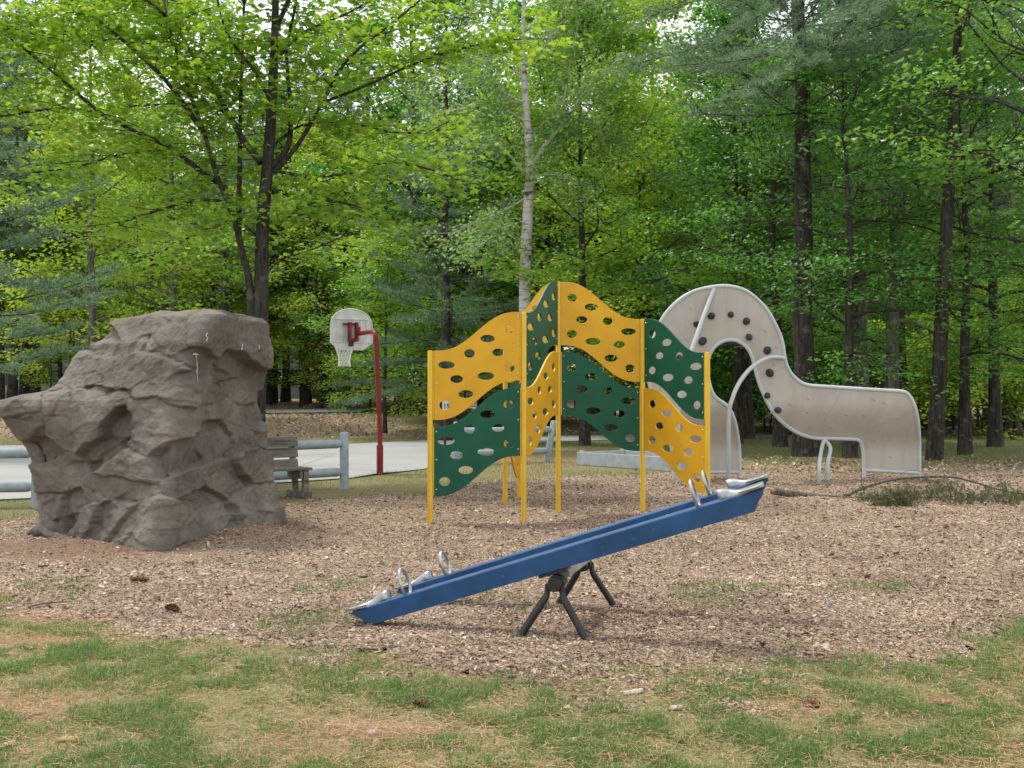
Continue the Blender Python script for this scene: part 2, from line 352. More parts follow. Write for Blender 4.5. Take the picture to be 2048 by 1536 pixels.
# ================================================================== THE SETTING
def build_ground():
    def axis(lo, hi, fine0, fine1, step, coarse):
        a = list(np.arange(fine0, fine1, step)); x = fine1; s = step
        while x < hi: a.append(x); s = min(s*1.18, coarse); x += s
        x = fine0-step; s = step
        b = []
        while x > lo: b.append(x); s = min(s*1.18, coarse); x -= s
        return np.array(sorted(a+b+[lo, hi]))
    xs = axis(-420, 420, -22, 22, .4, 18); ys = axis(-60, 700, 3, 60, .4, 18)
    X, Y = np.meshgrid(xs, ys); x = X.ravel(); y = Y.ravel()
    z = gz(x, y)+(fbm(xy0(x*.5, y*.5), 3, 3)-.5)*.03*(1-ss(60, 120, y)) - .02
    nx = len(xs); i = (np.arange(len(ys)-1)[:, None]*nx+np.arange(nx-1)[None]).ravel()
    Q = np.stack([i, i+1, i+nx+1, i+nx], 1)
    me = np_mesh('ground', np.stack([x, y, z], 1), [Q], smooth=True)
    g = greenness(x, y); far = ss(16, 22, y)
    g = g*(1-far)+far*np.clip(.62+.5*(fbm(xy0(x*.35, y*.35), 3, 8)-.5)*2, 0, 1)
    wr = ss(-.075, -.01, x/np.maximum(y, 1)); mound = ss(40.5, 43.5, y+2*(fbm(xy0(x*.4, y*.4), 2, 4)-.5)*2)*(1-ss(54, 58, y))*(1-wr)*ss(-45, -20, x)
    dark = ss(58, 72, y)*.8+ss(22, 24, y)*(1-ss(26, 29, y))*ss(2, 5, x)*.75*ss(.35, .6, fbm(xy0(x*.5, y*.9), 3, 6))
    lit = np.clip(mound*ss(.22, .45, fbm(xy0(x*.5, y*.5), 3, 11))+dark, 0, 1)
    for nm, v in (('green', g), ('litter', lit)):
        a = me.attributes.new(nm, 'FLOAT', 'POINT'); a.data.foreach_set('value', v.astype(np.float32))
    return tag(mobj('ground', me, M['ground']), 'patchy grass and pine straw ground around the playground', None, None, 'structure')
build_ground()
def bedz(x, y):
    m = chipmask(x, y); h = .055*ss(-.15, .35, m)
    n = (fbm(xy0(x*.9, y*.9), 3, 41)-.5)*.05
    heap = .10*np.exp(-(((x+2.95)/.55)**2+((y-12.5)/.75)**2))+.05*np.exp(-(((x+4.9)/.8)**2+((y-11.7)/.5)**2))
    return gz(x, y)-.03+h+n*ss(-.1, .6, m)+heap, m
def build_bed():
    st = .09; xs = np.arange(-11.5, 15.1, st); ys = np.arange(5, 25.5, st)
    X, Y = np.meshgrid(xs, ys); x = X.ravel(); y = Y.ravel(); z, m = bedz(x, y); z = z+.0
    keep = (m > -.28).reshape(X.shape); k = keep[:-1, :-1] & keep[1:, :-1] & keep[:-1, 1:] & keep[1:, 1:]
    nx = len(xs); i = (np.arange(len(ys)-1)[:, None]*nx+np.arange(nx-1)[None])[k]
    Q = np.stack([i, i+1, i+nx+1, i+nx], 1); u, inv = np.unique(Q, return_inverse=True); Q = inv.reshape(Q.shape)
    me = np_mesh('wood_chip_bed', np.stack([x, y, z], 1)[u], [Q], smooth=True)
    n = fbm(xy0(x*1.2, y*1.2), 3, 13)
    d = ss(1.25, .5, np.hypot((x+4.5)/1.9, (y-11.25)/.85)+(n-.5)*1.3)*.85
    d = np.maximum(d, .7*ss(.9, .4, np.hypot((x-.6)/1.5, (y-8.0)/.5)+(n-.5)*1.5))
    a = me.attributes.new('dirt', 'FLOAT', 'POINT'); a.data.foreach_set('value', d[u].astype(np.float32))
    tag(mobj('wood_chip_bed', me, M['bed']), 'bed of tan wood chips under the play equipment', None, None, 'structure')
build_bed()
def flat_poly(name, poly, z, mat, label=None, step=None, kind='structure'):
    me = bpy.data.meshes.new(name); bm = bmesh.new()
    vs_ = [bm.verts.new((x, y, 0)) for x, y in poly]; bm.faces.new(vs_)
    bmesh.ops.triangulate(bm, faces=bm.faces[:])
    if step: bmesh.ops.subdivide_edges(bm, edges=bm.edges[:], cuts=step, use_grid_fill=True)
    for v in bm.verts: v.co.z = gz1(v.co.x, v.co.y)+z
    bm.normal_update()
    if sum(f.normal.z for f in bm.faces) < 0: bmesh.ops.reverse_faces(bm, faces=bm.faces[:])
    bm.to_mesh(me); bm.free(); return tag(mobj(name, me, mat), label, None, None, kind)
def rough_poly(poly, amp=.12, step=.5, seed=3):
    out = []; n = len(poly); r = np.random.default_rng(seed)
    for i in range(n):
        a, b = np.array(poly[i]), np.array(poly[(i+1) % n]); k = max(1, int(np.linalg.norm(b-a)/step))
        for t in range(k): out.append(a+(b-a)*t/k+r.normal(0, amp, 2)*(1 if np.linalg.norm(a) < 60 else 3))
    return out
flat_poly('court_pavement', rough_poly(court, .06, .7), .004, M['asphalt'], 'pale worn asphalt court and path behind the fence')
for a, b, wd in (((-12, 18.6), (-4.7, 22.2), .07), ((-3.6, 24.2), (-16, 27.5), .07), ((-16, 31), (-2.6, 30.2), .07)):
    a = np.array(a); b = np.array(b); t = (b-a)/np.linalg.norm(b-a); n = np.array([-t[1], t[0]])*wd/2
    flat_poly('court_line', [a-n, b-n, b+n, a+n], .009, M['white_line'], 'faded white painted line on the court')
road = []
cx = np.linspace(-70, -8.0, 26)
lo = [(x, 55.0+.012*(x+8)**2*.05+max(0, (x+14))*.45) for x in cx]; hi = [(x, 62.0+max(0, (x+16))*.1) for x in cx[::-1]]
me = bpy.data.meshes.new('road'); V = []
for (a, b), (c, d) in zip(lo, hi[::-1]):
    for k in range(7): t = k/6; xx = a; yy = b+(d-b)*t; V.append((xx, yy, gz1(xx, yy)+.05))
me.from_pydata(V, [], [(i*7+k, i*7+7+k, i*7+8+k, i*7+k+1) for i in range(25) for k in range(6)]); me.update()
tag(mobj('road', me, M['asphalt']), 'pale road curving behind the leaf covered bank', None, None, 'structure')

# ================================================================== CLIMBING ROCK
def build_rock():
    NU, NV = 460, 250; ztop = 2.58
    def prof(pts, d):   # silhouette px -> (z, X) at depth d
        a = np.array(pts, float); X = (a[:, 0]-1024)/F*d; Z = CH-(a[:, 1]-YH)/F*d; o = np.argsort(Z); return Z[o], X[o]
    Lp = [(92, 1075), (88, 1040), (86, 1000), (78, 965), (70, 935), (66, 915), (52, 885), (26, 860), (15, 835), (6, 812), (12, 800), (58, 789), (118, 782), (140, 768), (150, 752), (157, 735), (163, 715), (176, 700), (176, 688), (205, 676), (218, 662), (222, 648), (232, 640), (268, 632), (310, 624), (345, 616)]
    Rp = [(548, 1062), (546, 1012), (536, 1004), (534, 960), (532, 900), (528, 860), (520, 840), (518, 760), (522, 735), (524, 700), (520, 672), (518, 650), (515, 632), (512, 618)]
    zL, xL = prof(Lp, 13.0); zR, xR = prof(Rp, 13.7)
    v = np.linspace(0, 1, NV); zz = -.12+v*(ztop+.12)
    XL = np.interp(zz, zL, xL)-.03-.05*ss(1.55, 1.75, zz)*(1-ss(2.3, 2.5, zz)); XR = np.interp(zz, zR, xR)+.05
    ov = np.interp(zz, [0, .8, 1.2, 1.5, 1.65, 1.9, 2.6], [0, 0, .25, .35, .3, .1, 0])
    Lc = np.stack([XL, np.full(NV, 13.0)-ov*.3], 1); Rc = np.stack([XR, np.full(NV, 13.7)], 1)
    fx = np.interp(zz, [0, .4, 1.0, 1.6, 2.1, 2.6], [-3.68, -3.64, -3.60, -3.55, -3.45, -3.3]); fy = np.interp(zz, [0, .5, 1.2, 1.8, 2.2, 2.6], [11.42, 11.52, 11.75, 11.9, 11.95, 12.2])
    Fc = np.stack([fx, fy], 1); Fc[:, 0] = np.maximum(Fc[:, 0], XL+.5)
    Bc = np.stack([(XL+XR)/2+.15, np.full(NV, 15.3)-np.clip(zz-1.2, 0, 9)*.35], 1)
    fr = [150, 150, 80, 80]; rings = []
    for a, b, n in ((Lc, Fc, fr[0]), (Fc, Rc, fr[1]), (Rc, Bc, fr[2]), (Bc, Lc, fr[3])):
        t = np.linspace(0, 1, n, endpoint=False)[None, :, None]; rings.append(a[:, None]*(1-t)+b[:, None]*t)
    ring = np.concatenate(rings, 1)                      # NV, NU, 2
    k = np.exp(-np.linspace(-3.4, 3.4, 33)**2); k /= k.sum()
    rr = np.concatenate([ring[:, -16:], ring, ring[:, :16]], 1); sm = sum(k[i]*rr[:, i:i+NU] for i in range(33))
    # vertical smoothing a little, keep the stepped outline
    base = np.concatenate([sm, np.repeat(zz[:, None, None], NU, 1)], 2)
    du = np.roll(base, -1, 1)-np.roll(base, 1, 1); nrm = np.stack([du[..., 1], -du[..., 0], 0*du[..., 0]], -1); nrm /= np.linalg.norm(nrm, axis=-1)[..., None]+1e-9
    B = base.reshape(-1, 3); Nn = nrm.reshape(-1, 3)
    wp = B*1.0
    warp = np.stack([fbm(wp*2.2, 3, s)-.5 for s in (61, 62)], 1)*45+np.stack([fbm(wp*9, 2, s)-.5 for s in (63, 64)], 1)*14
    zx = (1024+F*B[:, 0]/B[:, 1])*2.743; zy = (YH+F*(CH-B[:, 2])/B[:, 1]-560)*2.743
    # blocks of the sculpted face: (x, y) in the 1701x1536 enlargement, weight radius, offset m, slope right, slope down (m per 100)
    C = [(1000, 290, 1.9, .055, 0, .016), (1330, 280, 1.5, .06, 0, .012), (720, 270, 1.2, .02, .01, 0), (580, 330, .9, -.05, .01, 0), (1250, 470, .9, -.055, 0, 0), (1390, 480, .6, .0, 0, 0),
         (880, 520, 1.4, .085, 0, -.012), (1000, 600, 1.1, .075, .0, .01), (630, 520, .75, -.10, .02, 0), (500, 500, .95, .045, .0, .012), (540, 720, 1.5, .09, .012, .0), (330, 690, 1.0, .05, 0, .0), (150, 680, 1.1, .05, 0, .01),
         (180, 790, 1.1, .03, 0, -.01), (330, 800, 1.0, .05, 0, 0), (230, 920, .9, -.10, .01, .0), (400, 930, .8, -.03, 0, 0), (680, 800, 1.0, -.03, .01, 0), (880, 800, 1.5, .075, -.012, .008), (1180, 680, 1.1, .02, -.02, 0),
         (1330, 600, .9, -.06, .01, 0), (1330, 760, 1.0, -.05, 0, 0), (1000, 960, 1.0, -.05, 0, 0), (1180, 860, 1.0, -.085, 0, .012), (640, 940, 1.0, -.04, 0, 0), (450, 1030, .8, -.03, 0, 0), (490, 1110, .55, -.17, 0, 0),
         (280, 1080, 1.2, .06, -.02, 0), (280, 1260, 1.1, .05, 0, .01), (720, 1020, 1.1, .145, 0, -.02), (690, 1130, 1.1, .10, 0, .0), (820, 1190, .8, .03, 0, 0), (640, 1290, 1.4, .13, .0, .006), (820, 1380, 1.3, .11, 0, .012),
         (430, 1260, .9, -.03, 0, .01), (940, 1270, .65, -.09, 0, 0), (1060, 1090, .9, .055, 0, -.012), (1180, 1100, .9, .04, 0, -.01), (1120, 1190, .9, -.03, 0, 0), (1380, 990, .85, .085, 0, .01), (1230, 990, .8, -.06, 0, 0),
         (1420, 1140, .8, .07, 0, .0), (1280, 1180, .8, -.02, 0, 0), (1400, 1300, 1.2, .12, .0, .008), (1180, 1310, .9, .01, 0, .02), (1050, 1330, .8, -.04, 0, .02), (980, 1430, 1.0, .05, 0, .01), (1400, 850, .9, -.01, 0, 0)]
    C = np.array([c for c in C if c[2] >= .85], float); C[:, 3] = np.where(C[:, 3] < -.05, -.05+(C[:, 3]+.05)*.5, C[:, 3]); C = np.hstack([C, np.random.default_rng(3).normal(0, .013, (len(C), 2))]); best = np.full(len(B), 1e9); second = best.copy(); disp = np.zeros(len(B))
    for c in C:
        dx = zx+warp[:, 0]-c[0]; dy = zy+warp[:, 1]-c[1]
        d = np.hypot(dx, dy*1.15)/(100*c[2]); val = 1.25*c[3]+(c[4]+c[6])*dx/100+(c[5]*1.6+c[7])*dy/100
        b = d < best; second = np.where(b, best, np.minimum(second, d)); disp = np.where(b, val, disp); best = np.where(b, d, best)
    vis = (np.arange(NU) < 300)[None].repeat(NV, 0).ravel()
    crack = -.05*np.exp(-((second-best)/.06)**2)*ss(.42, .52, fbm(B*2.5, 2, 90))
    rng = np.random.default_rng(7)
    def cells(n, amp, tilt, sc, seed):
        r = np.random.default_rng(seed); pc = B[r.integers(0, len(B), n)]+r.normal(0, .03, (n, 3)); off = r.normal(0, amp, n); g = r.normal(0, tilt, (n, 3))
        bd = np.full(len(B), 1e9); o = np.zeros(len(B)); q = B+(np.stack([fbm(B*5, 3, seed+i) for i in range(3)], 1)-.5)*sc
        for i in range(n):
            e = (q-pc[i])*np.array([1, 1, 1.5]); d = (e*e).sum(1); b = d < bd; o = np.where(b, off[i]+((q-pc[i])*g[i]).sum(1), o); bd = np.where(b, d, bd)
        return o
    big = cells(46, .07, .12, .25, 101); fine = cells(90, .006, .05, .08, 202)+cells(900, .0035, .06, .03, 203)
    disp = np.where(vis, disp+crack, big)+fine+(fbm(B*1.8, 2, 71)-.5)*.05+(fbm(B*11, 4, 72)-.5)*.016
    disp *= ss(0, .025, np.repeat(1-v, NU))*.7+.3
    # soften steps slightly along the surface
    D = disp.reshape(NV, NU)
    for _ in range(1): D = (D*2+np.roll(D, 1, 1)+np.roll(D, -1, 1)+np.vstack([D[:1], D[:-1]])+np.vstack([D[1:], D[-1:]]))/6
    Vv = B+Nn*D.ravel()[:, None]; Vv[:, 2] += (fbm(B*4, 3, 73)-.5)*.05*np.repeat(v, NU)
    i = (np.arange(NV-1)[:, None]*NU+np.arange(NU)[None]).ravel(); j = (np.arange(NV-1)[:, None]*NU+(np.arange(NU)+1)[None] % NU).ravel()
    Q = np.stack([i, j, j+NU, i+NU], 1)
    # domed, uneven top in rings
    polys = [Q]; top = Vv[-NU:]; cen = top.mean(0); prev = np.arange(NU)+(NV-1)*NU; Vs = [Vv]; cnt = len(Vv)
    for s in (.86, .66, .42, .2, .05):
        ringp = cen+(top-cen)*s; ringp[:, 2] = ringp[:, 2]+.05*(1-s)+(fbm(ringp*2.2, 4, 75)-.5)*.14
        cur = np.arange(NU)+cnt; polys.append(np.stack([prev, np.roll(prev, -1), np.roll(cur, -1), cur], 1)); prev = cur; cnt += NU; Vs.append(ringp)
    Vs.append(cen[None]+[[0, 0, .05]]); polys.append(np.stack([prev, np.roll(prev, -1), np.full(NU, cnt)], 1))
    Vall = np.concatenate(Vs); loc = np.array([-4.1, 13.2, 0]); me = np_mesh('body', Vall-loc, polys, smooth=True)
    root = empty('climbing_rock', loc, 0, 'big grey brown sculpted climbing boulder with a jutting nose', 'climbing rock')
    o = mobj('body', me, M['rock'], root)
    # white droppings: thin streaks lying on the surface
    pv = Vv.reshape(NV, NU, 3); U = (1024+F*pv[..., 0]/pv[..., 1]); Yp = YH+F*(CH-pv[..., 2])/pv[..., 1]
    for (x0, y0, x1, y1, wd) in ((391, 707, 395, 765, .004), (413, 664, 414, 684, .006), (484, 688, 482, 702, .006), (517, 690, 518, 698, .006), (387, 708, 396, 709, .009)):
        pts = []
        for t in np.linspace(0, 1, 9):
            d = (U[:, :300]-(x0+(x1-x0)*t))**2+(Yp[:, :300]-(y0+(y1-y0)*t))**2; a, b = np.unravel_index(np.argmin(d), d.shape); pts.append(pv[a, b]+nrm[a, b]*.004-loc)
        MB().tube(pts, wd*np.array([.5, 1, .8, 1.1, .6, .9, .5, .7, .3]), 5).build('dropping_streak', M['dropping'], root)
    # low stone lip at the foot, front left
    sp = spline([(-5.55, 12.62, .03), (-5.35, 12.42, .10), (-5.05, 12.2, .05), (-4.8, 12.05, .02)], 8)-loc
    V, Qd, _ = tube(sp, 0.05*np.sin(np.linspace(.15, 3.0, len(sp)))**.6, 14); V += (np.stack([fbm(V*9, 3, s) for s in (1, 2, 3)], 1)-.5)*.09
    mobj('foot_ledge', np_mesh('foot_ledge', V, [Qd], smooth=True), M['rock'], root)
build_rock()

# ================================================================== PANEL CLIMBER
def build_panels():
    L = 1.19; PH = .865; G = .093
    base = np.array([.634, 15.09]); root = empty('panel_climber', (base[0], base[1], 0), 0, 'yellow and green climbing wall of wavy panels with oval holes on yellow posts', 'climbing wall')
    def step(p, a, s=1): return p+s*L*np.array([math.cos(R(a)), math.sin(R(a))])
    p3 = base; p2 = step(p3, 66, -1); p1 = step(p2, 8, -1); p4 = step(p3, 8); p5 = step(p4, -52); p6 = step(p3, 128); p7 = step(p6, 80)
    hts = [2.19, 2.69, 3.19, 2.69, 2.19, 2.69, 2.19]; posts = [p1, p2, p3, p4, p5, p6, p7]
    for p, h in zip(posts, hts):
        pl = p-base; mb = MB(); mb.tube([(pl[0], pl[1], -.15), (pl[0], pl[1], h-.012), (pl[0], pl[1], h-.004), (pl[0], pl[1], h)], [.034, .034, .030, .02], 18)
        mb.build('post', M['yellow_post'], root)
    # the shared panel mesh
    m = .052; n = 40; S = lambda t: t**3*(t*(t*6-15)+10)
    cu = bpy.data.curves.new('panel_outline', 'CURVE'); cu.dimensions = '2D'; cu.fill_mode = 'BOTH'; cu.extrude = .0085; cu.bevel_depth = .0035; cu.bevel_resolution = 2
    def poly(pts):
        sp = cu.splines.new('POLY'); sp.points.add(len(pts)-1); sp.use_cyclic_u = True
        for q, (a, b) in zip(sp.points, pts): q.co = (a, b, 0, 1)
    W = L-2*m; ts = np.linspace(0, 1, n)
    top = [(m+t*W, .5*S(t)) for t in ts]; bot = [(m+t*W, .5*S(t)-PH) for t in ts[::-1]]; poly(top+bot)
    for cx_, cy_, rx, ry in ((568, 331, 30, 24), (441, 387, 43, 21), (333, 473, 31, 24), (505, 466, 36, 21), (194, 539, 49, 21), (571, 556, 32, 24), (256, 620, 37, 22), (431, 602, 49, 22), (311, 706, 43, 22), (185, 770, 31, 25)):
        u = m+(cx_-124)/511*W; v = -(cy_-460)*.002207; a = rx*W/511+.005; b = ry*.0022+.005
        poly([(u+a*math.cos(t), v+b*math.sin(t)) for t in np.linspace(0, 2*math.pi, 28, endpoint=False)])
    tmp = bpy.data.objects.new('tmp', cu); COL.objects.link(tmp); dg = bpy.context.evaluated_depsgraph_get()
    me = bpy.data.meshes.new_from_object(tmp.evaluated_get(dg)); bpy.data.objects.remove(tmp); bpy.data.curves.remove(cu)
    me.materials.clear()
    bm = bmesh.new(); bm.from_mesh(me); bmesh.ops.remove_doubles(bm, verts=bm.verts[:], dist=1e-5)
    bmesh.ops.rotate(bm, verts=bm.verts[:], cent=(0, 0, 0), matrix=Matrix.Rotation(R(90), 3, 'X')); bmesh.ops.recalc_face_normals(bm, faces=bm.faces[:]); bm.to_mesh(me); bm.free()
    me.polygons.foreach_set('use_smooth', [False]*len(me.polygons))
    mey = me; mey.name = 'yellow_panel'; meg = me.copy(); meg.name = 'green_panel'; mey.materials.append(M['yellow']); meg.materials.append(M['green'])
    bb = MB(); bb.tube([(0, -.019, 0), (0, -.014, 0), (0, .014, 0), (0, .019, 0)], [.006, .011, .011, .006], 8); bolt0 = bb.build('bolt', M['steel']); bme = bolt0.data; bpy.data.objects.remove(bolt0)
    rb = MB(); rb.box((0, 0, 0), (.012, .03, PH)); rail0 = rb.build('rail', M['yellow_post'], None, False); rme = rail0.data; bpy.data.objects.remove(rail0)
    def panel(lo, hi, hlo, upper, yellow):
        d = hi-lo; ang = math.atan2(d[1], d[0]); z = hlo-.005-(0 if upper else PH+G)
        o = mobj('panel', mey if yellow else meg, None, root); o['label'] = ('yellow' if yellow else 'dark green')+' wavy panel with oval holes'
        o.location = (lo[0]-base[0], lo[1]-base[1], z); o.rotation_euler = (0, 0, ang)
        for u, s in ((.075, 0), (L-.075, .5)):
            for t in (.06, .47, .90):
                b = bpy.data.objects.new('bolt', bme); link(b, o); b.location = (u, 0, s-PH*t-.004)
        for u, s in ((.0405, 0), (L-.0405, .5)):
            b = bpy.data.objects.new('edge_rail', rme); link(b, o); b.location = (u, 0, s-PH/2)
    for lo, hi, up_y in ((p1, p2, True), (p2, p3, False), (p4, p3, True), (p5, p4, False), (p6, p3, True), (p7, p6, False)):
        h = 2.19 if (lo is p1 or lo is p5 or lo is p7) else 2.69
        panel(lo, hi, h, True, up_y); panel(lo, hi, h, False, not up_y)
build_panels()

# ================================================================== CURVED GREY CLIMBER
def build_ribbon():
    Y0 = 21.3
    root = empty('curved_climber', (6.0, Y0, 0), 0, 'grey curved sheet climber arching up with tube frame and dark hand holds', 'climber'); loc = np.array(root.location)
    def lean(z): return .42*ss(.55, 1.5, z)+.12*ss(1.5, 3.4, z)
    def wp(zx, zy, off=0.0):
        px = 1280+zx/2.953; py = 540+zy/2.953; d = Y0
        for _ in range(6): z = CH-(py-YH)/F*d; d = Y0-float(lean(z))-off
        return P(px, py, d)-loc
    st = [(200, 1185, 588, 1185), (185, 1050, 585, 1050), (150, 930, 562, 905), (110, 810, 520, 810), (60, 690, 440, 745), (48, 600, 405, 650), (60, 480, 400, 560), (120, 310, 412, 500), (200, 205, 440, 455), (310, 130, 480, 425),
          (440, 98, 520, 413), (540, 97, 545, 412), (640, 130, 580, 420), (740, 220, 620, 445), (800, 320, 645, 475), (840, 420, 665, 520), (858, 530, 683, 590), (885, 600, 705, 670), (925, 645, 740, 755), (965, 672, 790, 845), (1010, 683, 860, 915),
          (1100, 689, 940, 965), (1200, 696, 1030, 991), (1330, 704, 1130, 994), (1450, 711, 1220, 997), (1550, 718, 1280, 1001), (1590, 742, 1303, 1018), (1622, 805, 1314, 1055), (1640, 890, 1319, 1090), (1648, 1000, 1321, 1125), (1648, 1190, 1322, 1172)]
    sp = spline(np.array(st, float), 6)
    NW = 12
    G3 = np.array([[wp(a[0]+(a[2]-a[0])*t, a[1]+(a[3]-a[1])*t) for t in np.linspace(0, 1, NW)] for a in sp])
    cuts = [0, 27, 63, 99, 132, 153, len(sp)-1]
    for a, b in zip(cuts[:-1], cuts[1:]):
        g = G3[a:b+1].copy()
        if a: g[0] = g[0]*.994+g[1]*.006 if False else g[0]+(g[1]-g[0])*.07
        n = len(g); V = np.concatenate([g.reshape(-1, 3)+[0, -.006, 0], g.reshape(-1, 3)+[0, .006, 0]]); m = n*NW
        i = (np.arange(n-1)[:, None]*NW+np.arange(NW-1)[None]).ravel(); Q = np.stack([i, i+1, i+NW+1, i+NW], 1); Q2 = Q[:, ::-1]+m
        rim = np.concatenate([np.arange(NW), np.arange(1, n)*NW+NW-1, (n-1)*NW+np.arange(NW-2, -1, -1), np.arange(n-2, 0, -1)*NW]); rn = np.roll(rim, -1)
        me = np_mesh('sheet', V, [Q, Q2, np.stack([rim, rim+m, rn+m, rn], 1)], smooth=True); me.set_sharp_from_angle(angle=R(50)); mobj('sheet', me, M['grey_sheet'], root)
    # edge tubes running into the ground as legs
    def down(p, d=.0): q = p.copy(); q[2] = -.12; return q
    for k in (0, NW-1):
        e = G3[:, k]; pts = np.vstack([down(e[0]), e, down(e[-1])]); MB().tube(pts, .036, 10).build('edge_tube', M['grey_tube'], root)
    for a in (0, len(sp)-1):
        p, q = G3[a][0]+[0, 0, -.03], G3[a][-1]+[0, 0, -.03]; MB().tube([p, (p+q)/2, q], .034, 10).build('foot_bar', M['grey_tube'], root)
    def gp(px, d): return np.array([(px-1024)/F*d, d, -.1])-loc
    b1 = spline([wp(438, 108), wp(370, 290, .22), wp(300, 490, .45), wp(248, 660, .58), wp(226, 800, .6), gp(1357, 20.55)], 7); MB().tube(b1, .040, 10).build('brace_tube', M['grey_tube'], root)
    b2 = spline([wp(855, 520), wp(800, 514, .12), wp(740, 525, .22), wp(660, 575, .32), wp(590, 660, .42), wp(545, 760, .5), wp(524, 880, .55), gp(1457, 20.75)], 7); MB().tube(b2, .040, 10).build('brace_tube', M['grey_tube'], root)
    for px, d in ((1638, 20.35), (1655, 20.9)):
        e = gp(px, d); t = wp(1088, 998); MB().tube(spline([t, t*.75+e*.25+[-.03 if d < 20.5 else .10, 0, .05], np.array([e[0], e[1], .35]), e], 6), .036, 10).build('support_leg', M['grey_tube'], root)
    hb = MB(); hb.tube([(0, 0, 0), (0, -.03, -.0), (0, -.075, .012), (0, -.1, .02)], [.072, .068, .045, .016], 9); h0 = hb.build('hand_hold', M['hold'], None, True, 60); hme = h0.data; bpy.data.objects.remove(h0)
    rnd = random.Random(4)
    for zx, zy in ((333, 322), (422, 272), (537, 263), (628, 302), (370, 420), (645, 395), (750, 475), (766, 608), (748, 742), (816, 828), (232, 525)):
        o = bpy.data.objects.new('hand_hold', hme); link(o, root); o.location = wp(zx, zy)+[0, -.004, 0]; o.rotation_euler = (R(rnd.uniform(-35, 10)), R(rnd.uniform(0, 360)), R(rnd.uniform(-15, 15))); s = rnd.uniform(.85, 1.1); o.scale = (s, 1, s*rnd.uniform(.85, 1.25))
    bm_ = MB(); bm_.tube([(0, -.02, 0), (0, -.012, 0), (0, 0, 0)], [.005, .011, .012], 7); b0 = bm_.build('bolt', M['steel']); bme = b0.data; bpy.data.objects.remove(b0)
    for zx, zy in ((990, 760), (885, 795), (985, 840), (1105, 850), (1215, 855), (905, 905), (1005, 930), (1125, 935), (1380, 765), (1440, 785), (1320, 860), (1520, 880), (1430, 920), (1345, 945), (1475, 1000), (1380, 1010), (1480, 1105), (807, 457), (738, 360), (300, 225), (270, 410), (460, 850), (412, 1018), (490, 920), (790, 560)):
        for dx in (-5, 6):
            o = bpy.data.objects.new('bolt', bme); link(o, root); o.location = wp(zx+dx, zy+dx*.5)+[0, -.004, 0]
build_ribbon()

